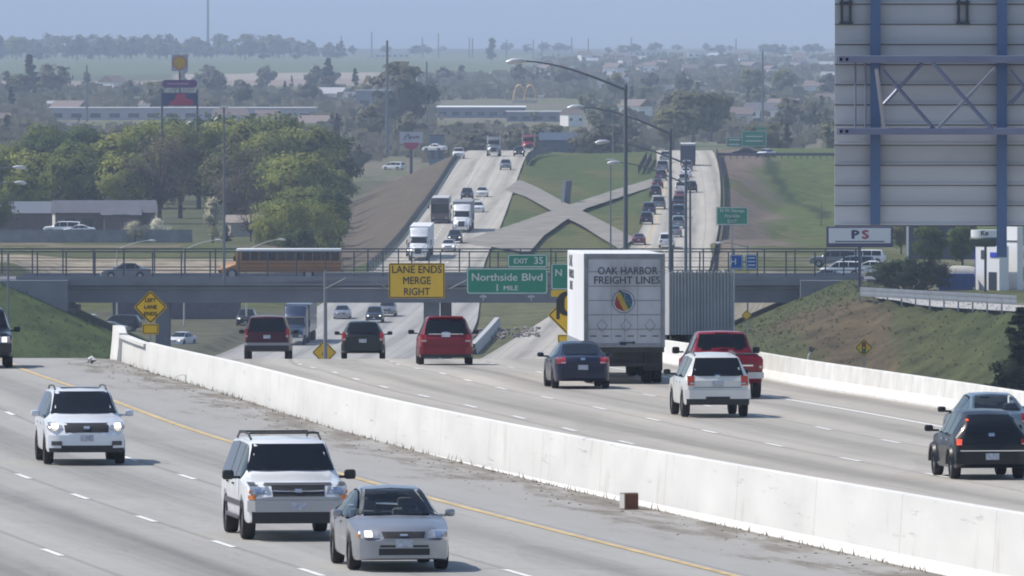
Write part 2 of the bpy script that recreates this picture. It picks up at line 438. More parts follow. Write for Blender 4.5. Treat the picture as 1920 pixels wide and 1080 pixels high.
# grit lies thicker towards the barrier
t.links.new(sp.outputs[0], ad.inputs[0]); ad.inputs[1].default_value = -.07; t.links.new(n1.outputs['Fac'], ad.inputs[2])
t.links.new(ad.outputs[0], rp.inputs[0])
e = rp.color_ramp.elements
e[0].position = .43; e[0].color = (.155, .135, .112, 1); e[1].position = .80; e[1].color = (.33, .325, .315, 1)
x = e.new(.54); x.color = (.225, .21, .185, 1); x = e.new(.60); x.color = (.31, .30, .285, 1)
t.links.new(rp.outputs[0], b.inputs['Base Color'])
shoulder = ribbon('shoulder_strip', MS, lambda Y: -3.55, lambda Y: -.02, ZL, ysteps(60, 420, 4), dz=.006)

WHITE = M('road_paint_white', (.74, .74, .72), rough=.7, var=.10, scale=3)
YELL = M('road_paint_yellow', (.56, .41, .19), rough=.7, var=.22, scale=1.2)
def markings(name, m, segs, fz, parent, dz=.010):
    vs, fs = [], []
    for a, b, o, w in segs:
        st = ysteps(a, b, 5); base = len(vs)
        for Y in st:
            d = XMd(Y); nx = 1 / math.sqrt(1 + d * d)
            off = o(Y) if callable(o) else o
            vs += [(XM(Y) + off - w / 2, Y, fz(Y) + dz), (XM(Y) + off + w / 2, Y, fz(Y) + dz)]
        fs += [(base + 2 * i, base + 2 * i + 1, base + 2 * i + 3, base + 2 * i + 2) for i in range(len(st) - 1)]
    return mesh_obj(name, vs, fs, m, parent)
def dashes(o, start, a, b, per=12.2, ln=3.1, w=.14):
    k0 = math.ceil((a - start) / per); k1 = int((b - start) / per)
    return [(start + k * per, start + k * per + ln, o, w) for k in range(k0, k1)]
# the dash of each line that the photograph shows fixes its phase
markings('lane_marking', WHITE, dashes(-7.5, 238.5, 70, 500) + dashes(-11.15, 214.5, 70, 500) + dashes(-14.85, 198.5, 70, 500) + [(60, 500, -18.6, .15)], ZL, road_l)
markings('edge_line', YELL, [(60, 500, -3.8, .16)], ZL, road_l)
markings('lane_marking', WHITE, dashes(7.55, 262, 70, 520) + dashes(11.05, 272, 70, 520) + dashes(14.55, 275.2, 70, 520) + [(60, 520, 18.0, .16)], ZR, road_r)
markings('edge_line', YELL, [(60, 520, 3.9, .14)], ZR, road_r)
markings('lane_marking', WHITE, dashes(lambda Y: -lerp(LIN(Y), LOUT(Y), .36), 1300, 1260, 2050, 12.2, 3.2, .2) + dashes(lambda Y: -lerp(LIN(Y), LOUT(Y), .65), 1303, 1260, 2050, 12.2, 3.2, .2), ZL, road_lf)
markings('lane_marking', WHITE, dashes(lambda Y: lerp(RIN(Y), ROUT(Y), .42), 1300, 1260, 2050, 12.2, 3.2, .2), ZR, road_rf)
markings('edge_line', YELL, [(1260, 2050, lambda Y: lerp(RIN(Y), ROUT(Y), .16), .2)], ZR, road_rf)

# paved X across the grass median
XPAVE = M('crossover_paving', (.215, .200, .172), rough=.9, var=.28, scale=.3)
def pave(name, pts, dz):
    """strip whose image outline is given: list of (px_a, py_a, px_b, py_b) cross pairs"""
    rows = []
    for i in range(len(pts) - 1):
        for k in range(9 if i == len(pts) - 2 else 8):
            q = [lerp(pts[i][j], pts[i + 1][j], k / 8) for j in range(4)]
            row = []
            for px, py in ((q[0], q[1]), (q[2], q[3])):
                Y = ground_at(px, py, ZL, 1330, 1860); row.append(((px - 960) * Y / F, Y))
            (xa, ya), (xb, yb) = row
            rows.append([(lerp(xa, xb, u / 4), lerp(ya, yb, u / 4), ZL(lerp(ya, yb, u / 4)) + dz) for u in range(5)])
    o = MB().grid(rows).build(name, XPAVE); tag(o, kind='structure'); return o
pave('crossover_path', [(973, 337, 946, 356), (1007, 351, 986, 369), (1062, 381, 1042, 400), (1111, 405, 1087, 421), (1191, 447, 1162, 468)], .03)
pave('crossover_path_opposite', [(858, 455, 992, 474), (952, 424, 1020, 442), (1036, 395, 1061, 413), (1088, 377, 1099, 391), (1150, 357, 1159, 371), (1222, 335, 1230, 348)], .036)

# ------------------------------------------------------------------ barriers
BARR = M('whitewashed_concrete', (.70, .69, .66), rough=.85, var=.07, scale=.9, stretch=(1, .25, 1))
t = BARR.node_tree     # rain streaks and scuffs down the face
b = t.nodes['Principled BSDF']; old = b.inputs['Base Color'].links[0].from_socket
tc = t.nodes.new('ShaderNodeTexCoord'); mp = t.nodes.new('ShaderNodeMapping'); mp.inputs['Scale'].default_value = (1.1, .9, .45)
nn = t.nodes.new('ShaderNodeTexNoise'); nn.inputs['Scale'].default_value = 1.3; nn.inputs['Detail'].default_value = 7
rr = t.nodes.new('ShaderNodeValToRGB'); rr.color_ramp.elements[0].position = .27; rr.color_ramp.elements[1].position = .40
rr.color_ramp.elements[0].color = (.86, .85, .83, 1); rr.color_ramp.elements[1].color = (1, 1, 1, 1)
mx = t.nodes.new('ShaderNodeMix'); mx.data_type = 'RGBA'; mx.blend_type = 'MULTIPLY'; mx.inputs[0].default_value = 1
t.links.new(tc.outputs['Object'], mp.inputs[0]); t.links.new(mp.outputs[0], nn.inputs['Vector']); t.links.new(nn.outputs['Fac'], rr.inputs[0])
sy_ = t.nodes.new('ShaderNodeSeparateXYZ'); t.links.new(tc.outputs['Object'], sy_.inputs[0])
mo = t.nodes.new('ShaderNodeMath'); mo.operation = 'MODULO'; mo.inputs[1].default_value = 8.5; t.links.new(sy_.outputs[1], mo.inputs[0])
lt = t.nodes.new('ShaderNodeMath'); lt.operation = 'LESS_THAN'; lt.inputs[1].default_value = .09; t.links.new(mo.outputs[0], lt.inputs[0])
m2 = t.nodes.new('ShaderNodeMix'); m2.data_type = 'RGBA'; m2.inputs[6].default_value = (1, 1, 1, 1); m2.inputs[7].default_value = (.86, .85, .83, 1); t.links.new(lt.outputs[0], m2.inputs[0])
# tyre scuffs: short dark smears of rubber
m3 = t.nodes.new('ShaderNodeMapping'); m3.inputs['Scale'].default_value = (.5, .22, 3.2); t.links.new(tc.outputs['Object'], m3.inputs[0])
n3 = t.nodes.new('ShaderNodeTexNoise'); n3.inputs['Scale'].default_value = 1.6; n3.inputs['Detail'].default_value = 9; n3.inputs['Roughness'].default_value = .75; t.links.new(m3.outputs[0], n3.inputs['Vector'])
r3 = t.nodes.new('ShaderNodeValToRGB'); r3.color_ramp.elements[0].position = .30; r3.color_ramp.elements[0].color = (.55, .54, .53, 1); r3.color_ramp.elements[1].position = .40; r3.color_ramp.elements[1].color = (1, 1, 1, 1); t.links.new(n3.outputs['Fac'], r3.inputs[0])
m4 = t.nodes.new('ShaderNodeMix'); m4.data_type = 'RGBA'; m4.blend_type = 'MULTIPLY'; m4.inputs[0].default_value = 1; t.links.new(m2.outputs[2], m4.inputs[6]); t.links.new(r3.outputs[0], m4.inputs[7])
m5 = t.nodes.new('ShaderNodeMix'); m5.data_type = 'RGBA'; m5.blend_type = 'MULTIPLY'; m5.inputs[0].default_value = 1
t.links.new(old, mx.inputs[6]); t.links.new(rr.outputs[0], mx.inputs[7]); t.links.new(mx.outputs[2], m5.inputs[6]); t.links.new(m4.outputs[2], m5.inputs[7]); t.links.new(m5.outputs[2], b.inputs['Base Color'])

def barrier_mesh(prof, Ys, hz=lambda Y: 1.0):
    mb = MB(); rows = []
    for Y in Ys:
        rows.append([(XM(Y) + o, Y, min(ZL(Y), ZR(Y)) - .05 + (z * hz(Y) if z > .3 else z)) for o, z in prof])
    mb.grid(rows); n = len(prof)
    mb.f += [tuple(range(n))[::-1], tuple((len(Ys) - 1) * n + j for j in range(n))]
    return mb
PB = [(0, 0), (0, .08), (.17, .36), (.24, 1.50), (.40, 1.52), (.47, .36), (.64, .08), (.64, 0)]
mb = empty('median_barrier', (0, 0, 0), 0, 'tall whitewashed concrete wall dividing the two carriageways with dirt along its foot', 'barrier')
hb = curve([(60, 1.0), (200, .95), (238, .93), (300, .95), (341, .93)])
barrier_mesh(PB, ysteps(60, 340, 4), hb).build('wall', BARR, mb)
barrier_mesh([(.10, 0), (.10, .08), (.22, .36), (.27, 1.34), (.38, 1.36), (.44, .36), (.58, .08), (.58, 0)], ysteps(340.02, 359, 4)).build('recessed_panel', BARR, mb)
barrier_mesh([(.02, 0), (.02, .08), (.13, 1.0), (.16, 1.42), (.44, 1.42), (.47, .36), (.66, .08), (.66, 0)], [359.02, 360, 361.6, 364.6], lambda Y: 1.0 + .14 * (Y > 360)).build('end_block', BARR, mb)
barrier_mesh([(.16, 1.26), (.16, 1.36), (.46, 1.36), (.46, 1.26)], ysteps(340.05, 358.9, 6)).build('coping', BARR, mb)

# precast units along the outer shoulder: each one a thing
jb = MB().prism([(-.30, 0), (-.30, .08), (-.13, .33), (-.075, .84), (.075, .84), (.13, .33), (.30, .08), (.30, 0)], 'y', -2.98, 2.98)
jm = jb.build('barrier_unit', M('unit_concrete', (.68, .67, .64), rough=.85, var=.09, scale=1.6), bevel=.02)
base_unit = jm; first = True
LBL = 'whitewashed precast concrete barrier unit in the row along the outer shoulder below the weedy bank'
Y = 150.
while Y < 520:
    o = base_unit if first else base_unit.copy()
    if not first: COL.objects.link(o)
    first = False
    Ym = Y + 3; d = (XM(Ym + 3) + ROUT(Ym + 3) - XM(Ym - 3) - ROUT(Ym - 3)) / 6
    o.location = (XM(Ym) + ROUT(Ym) + .0, Ym, ZR(Ym) - .02)
    o.rotation_euler = (math.atan((ZR(Ym + 3) - ZR(Ym - 3)) / 6), 0, -math.atan(d))
    tag(o, LBL, 'barrier', 'precast barrier units along the outer shoulder')
    Y += 6.0 / math.sqrt(1 + d * d)

# ------------------------------------------------------------------ overpass
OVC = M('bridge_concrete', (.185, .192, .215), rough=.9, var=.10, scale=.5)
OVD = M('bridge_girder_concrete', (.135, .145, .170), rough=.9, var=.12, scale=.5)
ov = empty('overpass', (0, 1000, -30), 0, 'grey concrete road overpass spanning both carriageways', 'bridge')
def part(mb, name, m, root, **k):
    o = mb.build(name, m, root, **k); o.location = -Vector(root.location); return o
zd = -21.75
part(MB().box((-6.75, 1007, zd - .25), (79.5, 14.6, .5)), 'deck', OVC, ov)
part(MB().box((-6.75, 999.85, zd - .02), (79.5, .30, .74)), 'parapet', OVC, ov)
part(MB().box((-6.75, 1014.15, zd - .02), (79.5, .30, .74)), 'parapet', OVC, ov)
for gy in (1000.6, 1003.4, 1006.2, 1009, 1011.6, 1013.6):
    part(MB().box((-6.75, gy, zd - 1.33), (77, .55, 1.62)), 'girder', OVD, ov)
part(MB().box((-6.75, 1000.1, zd - .75), (79.4, .22, .12)), 'ledge', OVC, ov)
for x, w in ((-7.55, 1.5), (-32.8, 1.3)):
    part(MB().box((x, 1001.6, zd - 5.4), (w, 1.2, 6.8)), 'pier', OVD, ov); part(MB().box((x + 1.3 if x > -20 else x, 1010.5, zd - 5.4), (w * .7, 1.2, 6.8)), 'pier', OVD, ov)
# abutments with sloped aprons under the end spans
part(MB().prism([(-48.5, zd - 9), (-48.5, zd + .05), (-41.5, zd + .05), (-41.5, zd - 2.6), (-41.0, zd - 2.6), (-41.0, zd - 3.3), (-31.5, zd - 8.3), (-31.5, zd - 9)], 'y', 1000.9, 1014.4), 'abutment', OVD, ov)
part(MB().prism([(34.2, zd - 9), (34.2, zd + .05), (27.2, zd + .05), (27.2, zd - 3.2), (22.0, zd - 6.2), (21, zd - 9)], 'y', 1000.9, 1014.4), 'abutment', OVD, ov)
part(MB().prism([(33.2, zd + .0), (27.0, zd + .0), (27.0, zd - 3.2), (28.6, zd - 3.6), (33.2, zd - .8)], 'y', 997.6, 1000.6), 'wing_wall', OVC, ov)
part(MB().prism([(-48.2, zd + .0), (-41.6, zd + .0), (-41.6, zd - 2.9), (-43.4, zd - 3.0), (-48.2, zd - .9)], 'y', 997.6, 1000.6), 'wing_wall', OVC, ov)

FP = M('fence_steel', (.06, .07, .09), rough=.6, metal=.2)
def bridge_fence(y, lab, x0=-58., x1=33., per=2.7, h=2.35, z0=zd + .3):
    r = empty('railing_fence', (x0, y, z0), 0, lab, 'fence', None)
    pm = None; x = x0; k = 0
    while x <= x1:
        if pm is None:
            pm = MB().box((0, 0, h / 2), (.13, .12, h)).build('post', FP, r); o = pm
        else:
            o = pm.copy(); COL.objects.link(o)
        o.location = (x - x0, 0, 0); x += per; k += 1
    L = x1 - x0
    MB().box((L / 2, 0, h), (L, .07, .12)).box((L / 2, 0, .62), (L, .07, .09)).box((L / 2, 0, 1.5), (L, .04, .05)).build('rail', FP, r)
    return r
bridge_fence(999.9, 'dark steel railing with tall posts on the overpass edge facing the signs')
bridge_fence(1014.1, 'dark steel railing with tall posts along the far edge of the overpass', x0=-57.2, per=2.9)

# cross street carried by the fill and bridge
ASP = M('worn_asphalt', (.17, .165, .16), rough=.9, var=.12, scale=.4)
tag(MB().box((-85, 1007, zd - .05), (76, 12.5, .12)).build('cross_street', ASP), kind='structure')
rows = []
for i in range(12):
    x = 31.6 + i * 1.6; y0 = 925.5 - 2.6 * (x - 30.2) + 1.5
    rows.append([(x, lerp(y0, y0 + 26, k / 6), lerp(-21.66, -22.13, ss(32, 36, x))) for k in range(7)])
tag(MB().grid(rows).build('ramp_road', M('pale_ramp_paving', (.40, .39, .37), rough=.9, var=.08, scale=.3)), kind='structure')
# ------------------------------------------------------------------ vehicles
def lin(tab):
    t = sorted(tab); xs = np.array([a for a, b in t], float); ys = np.array([b for a, b in t], float)
    return lambda q: float(np.interp(q, xs, ys))

class Car:
    """Body lofted through cross-sections; forward is +Y, origin on the ground at mid length."""
    def __init__(s, y0, y1, top, belt, bottom, wid, twid, wheels, r, rc=.07, cut=None):
        s.y0, s.y1, s.wheels, s.r, s.rc = y0, y1, wheels, r, rc
        ys = np.arange(y0, y1 + .001, .02); s.ys = ys
        sm = lambda f, k: np.convolve(np.pad([lin(f)(y) for y in ys], (k, k), mode='edge'), np.ones(2 * k + 1) / (2 * k + 1), 'valid')
        tp = sm(top, 3); s.top = lambda y: float(np.interp(y, ys, tp))
        bl = sm(belt, 3); s.belt = lambda y: float(np.interp(y, ys, bl))
        s.bot = lin(bottom)
        wd = sm(wid, 3); wd[0] = wid_end(wid, 0); wd[-1] = wid_end(wid, -1); s.wd = lambda y: float(np.interp(y, ys, wd))
        tw = sm(twid, 3); s.tw = lambda y: float(np.interp(y, ys, tw))
        s.tp, s.wdv = tp, wd
        s.cut = cut or []                    # stations (a, b) whose roof strip is glass, left open
    def belt_c(s, y): return min(s.belt(y), s.top(y) - s.rc - .015)
    def section(s, y):
        zb, w, wt, zt_ = s.bot(y), s.wd(y), s.tw(y), s.top(y); za = zb
        R_ = s.r + .055
        for yw in s.wheels:
            d = abs(y - yw)
            if d < R_: za = max(za, s.r + math.sqrt(R_ * R_ - d * d))
        zs = s.belt_c(y); za = min(za, zs - .12)
        z3 = max(zb + .55 * (zs - zb), za + .05)
        return [(0, zb), (w * .66, zb), (w * .68, za), (w * .955, za), (w * .985, min(za + .07, z3 - .02)), (w, z3), (w * .985, zs),
                (wt, zt_ - s.rc), (max(wt - .09, .02), zt_ - s.rc * .30), (0, zt_)]
    def body(s, m, parent, open_sides=()):
        st = set(np.linspace(s.y0, s.y1, 44).round(3))
        for k in (.02, .05, .1, .18, .28): st |= {round(s.y0 + k, 3), round(s.y1 - k, 3)}
        R_ = s.r + .055
        for yw in s.wheels:
            for k in (1.0, .97, .88, .7, .45, .2): st |= {round(yw + k * R_, 3), round(yw - k * R_, 3)}
            st |= {round(yw + R_ + .006, 3), round(yw - R_ - .006, 3)}
        for a, b in s.cut: st |= {a, b}
        for a, b in open_sides: st |= {a, b}
        st = sorted(y for y in st if s.y0 <= y <= s.y1)
        mb = MB(); secs = []
        for y in st:
            h = s.section(y); secs.append([(x, y, z) for x, z in h] + [(-x, y, z) for x, z in h[-2:0:-1]])
        n = len(secs[0])
        for r in secs: mb.v += r
        for i in range(len(st) - 1):
            ym = (st[i] + st[i + 1]) / 2
            roof_open = any(a < ym < b for a, b in s.cut); side_open = any(a < ym < b for a, b in open_sides)
            for j in range(n):
                if roof_open and j in (8, 9): continue
                if side_open and j in (6, 11): continue
                k = (j + 1) % n; mb.f.append((i * n + j, i * n + k, (i + 1) * n + k, (i + 1) * n + j))
        mb.f += [tuple(range(n)), tuple((len(st) - 1) * n + j for j in range(n))[::-1]]
        o = mb.build('body', m, parent, smooth=32)
        return o
    def yface(s, end, x, z):
        """outermost y of the hull at lateral x and height z, seen along +/-Y"""
        ys = s.ys[::-1] if end > 0 else s.ys
        tp = s.tp[::-1] if end > 0 else s.tp; wd = s.wdv[::-1] if end > 0 else s.wdv
        ok = (wd >= abs(x) * .999)
        if z > s.bot(0) + .1:
            tw = np.array([max(s.tw(y), .05) for y in (ys[::8])]); tw = np.interp(np.arange(len(ys)), np.arange(0, len(ys), 8), tw)
            ok &= (tp >= z + s.rc * .9 * np.minimum(1, (abs(x) / tw)) ** 4)
        i = int(np.argmax(ok)); return float(ys[i])
    def patch(s, name, m, parent, end, z0, z1, a0, b0, a1=None, b1=None, off=.02, nx=8, nz=4, round_=0., dz=0., smooth=40):
        """plate lying on the nose (end=+1) or tail (-1) of the hull between heights z0..z1 and lateral a..b"""
        a1 = a0 if a1 is None else a1; b1 = b0 if b1 is None else b1
        rows, back = [], []
        for i in range(nz + 1):
            t = i / nz; z = lerp(z0, z1, t); row = []; bk = []
            for j in range(nx + 1):
                u = j / nx; x = lerp(lerp(a0, a1, t), lerp(b0, b1, t), u)
                y = s.yface(end, x, z); bul = 1 - (2 * u - 1) ** 4 * round_
                row.append((x + (math.copysign(off * .6, x) if abs(x) > s.wd(0) * .8 else 0), y + end * off * bul, z + dz + (off * .5 if z > s.belt(0) * 1.02 else 0))); bk.append((x * .985, y - end * .03, z))
            rows.append(row); back.append(bk)
        mb = MB().grid(rows); n = nx + 1; base = len(mb.v)
        for r in back: mb.v += r
        ring = [j for j in range(n)] + [i * n + nx for i in range(1, nz + 1)] + [nz * n + j for j in range(nx - 1, -1, -1)] + [i * n for i in range(nz - 1, 0, -1)]
        for q in range(len(ring)):
            u, v = ring[q], ring[(q + 1) % len(ring)]; mb.f.append((u, v, base + v, base + u))
        return mb.build(name, m, parent, smooth=smooth)
    def side_x(s, y, z):
        zs = s.belt_c(y); zt_ = s.top(y) - s.rc; t = clamp((z - zs) / max(zt_ - zs, .01), 0, 1); return lerp(s.wd(y) * .985, s.tw(y), t)
    def side_window(s, parent, ya, yb, sgn, m=None, lo=.03, hi=.03, name='side_window'):
        rows = []
        for i in range(7):
            y = lerp(ya, yb, i / 6); z0 = s.belt_c(y) + lo; z1 = max(s.top(y) - s.rc - hi, z0 + .01)
            rows.append([(sgn * (s.side_x(y, lerp(z0, z1, k / 2)) + .012), y, lerp(z0, z1, k / 2)) for k in range(3)])
        mb = MB().grid(rows)
        return mb.build(name, m or GLASS, parent, smooth=40)

def wid_end(t, i): return sorted(t)[i][1]

WHEELS = {}
def wheel(parent, x, y, r, w, rim=.62, rm=None):
    k = (round(r, 3), round(w, 3), rim, rm.name if rm else '')
    if k not in WHEELS:
        prof = [(-w / 2, r * .62), (-w / 2, r * .93), (-w * .38, r), (w * .38, r), (w / 2, r * .93), (w / 2, r * .62), (w * .34, r * .58)]
        n = 22; rows = []
        for i in range(n + 1):
            a = 2 * math.pi * i / n; rows.append([(p[0], p[1] * math.cos(a), p[1] * math.sin(a)) for p in prof])
        ty = MB().grid(rows).build('tyre', TYRE, None, smooth=45)
        mb = MB(); n = 20
        for sx in (1, -1):
            pr = [(w * .40, r * .62), (w * .34, r * .54), (w * .22, r * .30), (w * .30, r * .12), (w * .30, 0.002)]
            mb.grid([[(sx * p[0], p[1] * math.cos(2 * math.pi * i / n), p[1] * math.sin(2 * math.pi * i / n)) for p in pr] for i in range(n + 1)])
            for q in range(5):      # spokes stand proud of the dish
                a = 2 * math.pi * q / 5 + .3
                mb.box((sx * w * .33, r * .34 * math.cos(a), r * .34 * math.sin(a)), (w * .10, r * .42, r * .13), rx=a)
        ri = mb.build('rim', rm or RIM, None, smooth=40)
        hub = bpy.data.objects.new('wheel', ty.data)
        ty.data.name = 'wheel_tyre'
        bpy.data.objects.remove(ty); 
        WHEELS[k] = (hub.data, ri.data); bpy.data.objects.remove(hub); bpy.data.objects.remove(ri)
    td, rd = WHEELS[k]
    e = bpy.data.objects.new('wheel', td); COL.objects.link(e); e.parent = parent; e.location = (x, y, r)
    q = bpy.data.objects.new('rim', rd); COL.objects.link(q); q.parent = e
    return e
def box_part(name, c, d, m, parent, bevel=.02, **k): return MB().box((0, 0, 0), d, **k).build(name, m, parent, bevel=bevel, loc=c, smooth=40)
def mirror(parent, x, y, z, m, w=.21, h=.15):
    x -= .05; w *= .88; h *= .9
    for sg in (-1, 1):
        MB().box((sg * .1, 0, 0), (w, .11, h)).box((-sg * .06, 0, -.05), (.16, .06, .05)).build('wing_mirror', m, parent, bevel=.05, loc=(sg * x, y, z), smooth=40)

SPEC = {}
SPEC['sedan'] = dict(y0=-2.40, y1=2.40,
    top=[(-2.40, .82), (-2.36, .97), (-2.2, 1.03), (-1.72, 1.06), (-.92, 1.42), (-.45, 1.475), (0, 1.48), (.38, 1.43), (1.28, .97), (1.6, .93), (2.15, .80), (2.32, .72), (2.40, .60)],
    belt=[(-2.40, .72), (-2.25, .92), (-1.7, .97), (1.25, .90), (2.1, .72), (2.4, .52)], bottom=[(-2.4, .34), (-2.2, .24), (2.1, .20), (2.4, .24)],
    wid=[(-2.4, .66), (-2.33, .78), (-2.1, .86), (-1.6, .895), (1.5, .895), (2.0, .86), (2.25, .77), (2.36, .66), (2.4, .54)],
    twid=[(-2.4, .5), (-2.2, .66), (-1.72, .68), (-.95, .56), (.38, .57), (1.25, .70), (2.1, .66), (2.4, .42)], wheels=(-1.36, 1.36), r=.325)
SPEC['suv'] = dict(y0=-2.39, y1=2.39,
    top=[(-2.39, .92), (-2.34, 1.06), (-2.02, 1.62), (-1.9, 1.71), (-.6, 1.75), (.2, 1.74), (.55, 1.68), (1.28, 1.16), (1.6, 1.10), (2.15, .98), (2.33, .88), (2.39, .70)],
    belt=[(-2.39, .85), (-2.2, 1.05), (1.28, 1.03), (2.1, .88), (2.39, .62)], bottom=[(-2.39, .42), (-2.1, .30), (2.1, .30), (2.39, .36)],
    wid=[(-2.39, .78), (-2.3, .88), (-2.0, .93), (1.7, .935), (2.1, .90), (2.28, .80), (2.36, .70), (2.39, .60)],
    twid=[(-2.39, .72), (-2.0, .66), (.5, .67), (1.25, .76), (2.1, .72), (2.39, .46)], wheels=(-1.42, 1.38), r=.365)
SPEC['bigsuv'] = dict(y0=-2.78, y1=2.78,
    top=[(-2.78, 1.00), (-2.75, 1.14), (-2.56, 1.80), (-2.48, 1.86), (-1.0, 1.92), (.55, 1.90), (.82, 1.82), (1.32, 1.28), (1.6, 1.24), (2.5, 1.14), (2.68, 1.06), (2.78, .84)],
    belt=[(-2.78, .98), (-2.6, 1.14), (1.3, 1.12), (2.5, 1.03), (2.78, .76)], bottom=[(-2.78, .48), (-2.5, .36), (2.5, .34), (2.78, .42)],
    wid=[(-2.78, .90), (-2.7, .96), (-2.4, .995), (2.2, 1.0), (2.6, .97), (2.74, .90), (2.78, .84)],
    twid=[(-2.78, .82), (-2.5, .74), (.8, .74), (1.3, .84), (2.5, .86), (2.78, .70)], wheels=(-1.62, 1.68), r=.385)
SPEC['jeep'] = dict(y0=-2.37, y1=2.37,
    top=[(-2.37, .94), (-2.33, 1.10), (-2.02, 1.60), (-1.9, 1.66), (-.5, 1.72), (.25, 1.70), (.5, 1.64), (1.02, 1.18), (1.3, 1.13), (2.15, 1.05), (2.3, .98), (2.37, .78)],
    belt=[(-2.37, .88), (-2.2, 1.04), (1.0, 1.03), (2.1, .95), (2.37, .72)], bottom=[(-2.37, .46), (-2.1, .34), (2.1, .34), (2.37, .40)],
    wid=[(-2.37, .84), (-2.3, .90), (-2.0, .925), (1.9, .925), (2.2, .88), (2.33, .80), (2.37, .72)],
    twid=[(-2.37, .78), (-2.0, .64), (.45, .64), (1.0, .76), (2.1, .80), (2.37, .60)], wheels=(-1.40, 1.38), r=.37)
SPEC['minivan'] = dict(y0=-2.55, y1=2.55,
    top=[(-2.55, .90), (-2.50, 1.06), (-2.22, 1.64), (-2.1, 1.72), (-.8, 1.75), (.4, 1.73), (.8, 1.64), (1.75, 1.08), (2.2, .95), (2.45, .84), (2.55, .66)],
    belt=[(-2.55, .84), (-2.3, 1.02), (1.6, .98), (2.3, .82), (2.55, .56)], bottom=[(-2.55, .38), (-2.2, .26), (2.2, .24), (2.55, .30)],
    wid=[(-2.55, .84), (-2.46, .93), (-2.1, .975), (1.7, .98), (2.2, .92), (2.42, .78), (2.51, .62), (2.55, .5)],
    twid=[(-2.55, .78), (-2.2, .70), (.7, .68), (1.7, .76), (2.3, .66), (2.55, .40)], wheels=(-1.5, 1.5), r=.34)
SPEC['wagon'] = dict(y0=-2.20, y1=2.25,
    top=[(-2.20, .88), (-2.16, 1.02), (-1.78, 1.46), (-1.62, 1.54), (-.4, 1.58), (.3, 1.55), (.55, 1.48), (1.35, 1.0), (1.7, .95), (2.1, .82), (2.2, .74), (2.25, .60)],
    belt=[(-2.20, .80), (-2.0, .97), (1.3, .92), (2.0, .76), (2.25, .54)], bottom=[(-2.2, .34), (-2.0, .24), (2.0, .22), (2.25, .26)],
    wid=[(-2.2, .78), (-2.13, .84), (-1.8, .885), (1.4, .89), (1.9, .85), (2.12, .74), (2.21, .62), (2.25, .5)],
    twid=[(-2.2, .70), (-1.75, .58), (.5, .59), (1.3, .70), (2.0, .66), (2.25, .42)], wheels=(-1.3, 1.32), r=.32)
SPEC['retro'] = dict(y0=-2.14, y1=2.14,
    top=[(-2.14, .78), (-2.10, .95), (-1.92, 1.28), (-1.62, 1.50), (-1.25, 1.58), (-.4, 1.61), (.2, 1.58), (.45, 1.50), (.92, 1.14), (1.2, 1.10), (1.7, 1.02), (2.0, .92), (2.10, .80), (2.14, .62)],
    belt=[(-2.14, .74), (-1.9, 1.0), (.9, 1.0), (1.7, .90), (2.14, .55)], bottom=[(-2.14, .36), (-1.9, .26), (1.9, .24), (2.14, .30)],
    wid=[(-2.14, .74), (-2.07, .82), (-1.75, .852), (-.6, .84), (.8, .84), (1.3, .85), (1.75, .80), (2.02, .64), (2.10, .54), (2.14, .44)],
    twid=[(-2.14, .70), (-1.95, .62), (-1.5, .56), (.4, .58), (.9, .68), (1.7, .52), (2.14, .32)], wheels=(-1.30, 1.32), r=.33)
SPEC['pickup'] = dict(y0=-2.85, y1=2.85,
    top=[(-2.85, 1.03), (-2.81, 1.24), (-2.7, 1.27), (-.82, 1.27), (-.70, 1.30), (-.42, 1.83), (-.3, 1.88), (.4, 1.90), (.75, 1.86), (.95, 1.80), (1.45, 1.27), (1.7, 1.23), (2.6, 1.12), (2.78, 1.02), (2.85, .84)],
    belt=[(-2.85, 1.0), (-2.7, 1.22), (1.4, 1.14), (2.5, 1.02), (2.85, .78)], bottom=[(-2.85, .58), (-2.6, .44), (2.6, .40), (2.85, .46)],
    wid=[(-2.85, .95), (-2.8, .98), (-2.4, 1.01), (2.3, 1.01), (2.65, .97), (2.80, .90), (2.85, .84)],
    twid=[(-2.85, .94), (-.85, .95), (-.4, .73), (.9, .72), (1.4, .86), (2.5, .88), (2.85, .72)], wheels=(-1.72, 1.88), r=.40)

def spec_car(kind): return Car(**SPEC[kind])

# roughly where the glass of each kind lies: windshield z range, rear z range, side panes
GL = dict(
    sedan=dict(ws=(.985, 1.41, .70, .54), rw=(1.07, 1.41, .62, .50), side=[(.02, 1.12), (-.88, -.03), (-1.35, -.93)]),
    suv=dict(ws=(1.17, 1.66, .76, .63), rw=(1.10, 1.58, .74, .62), side=[(.25, 1.12), (-.75, .18), (-1.85, -.82)]),
    bigsuv=dict(ws=(1.30, 1.80, .84, .70), rw=(1.18, 1.76, .80, .70), side=[(.40, 1.16), (-.72, .33), (-2.35, -.80)]),
    jeep=dict(ws=(1.20, 1.62, .76, .61), rw=(1.10, 1.58, .74, .60), side=[(.10, .90), (-.85, .03), (-1.85, -.92)]),
    minivan=dict(ws=(1.10, 1.64, .76, .64), rw=(1.08, 1.62, .78, .66), side=[(.30, 1.50), (-1.0, .22), (-2.1, -1.08)]),
    wagon=dict(ws=(1.02, 1.47, .70, .56), rw=(1.05, 1.47, .68, .54), side=[(.10, 1.15), (-.80, .03), (-1.6, -.87)]),
    retro=dict(ws=(1.16, 1.50, .68, .55), rw=(1.06, 1.48, .60, .47), side=[(.05, .80), (-.80, -.02), (-1.5, -.86)]),
    pickup=dict(ws=(1.29, 1.80, .84, .68), rw=(1.34, 1.80, .78, .68), side=[(.35, 1.28), (-.42, .28)]))

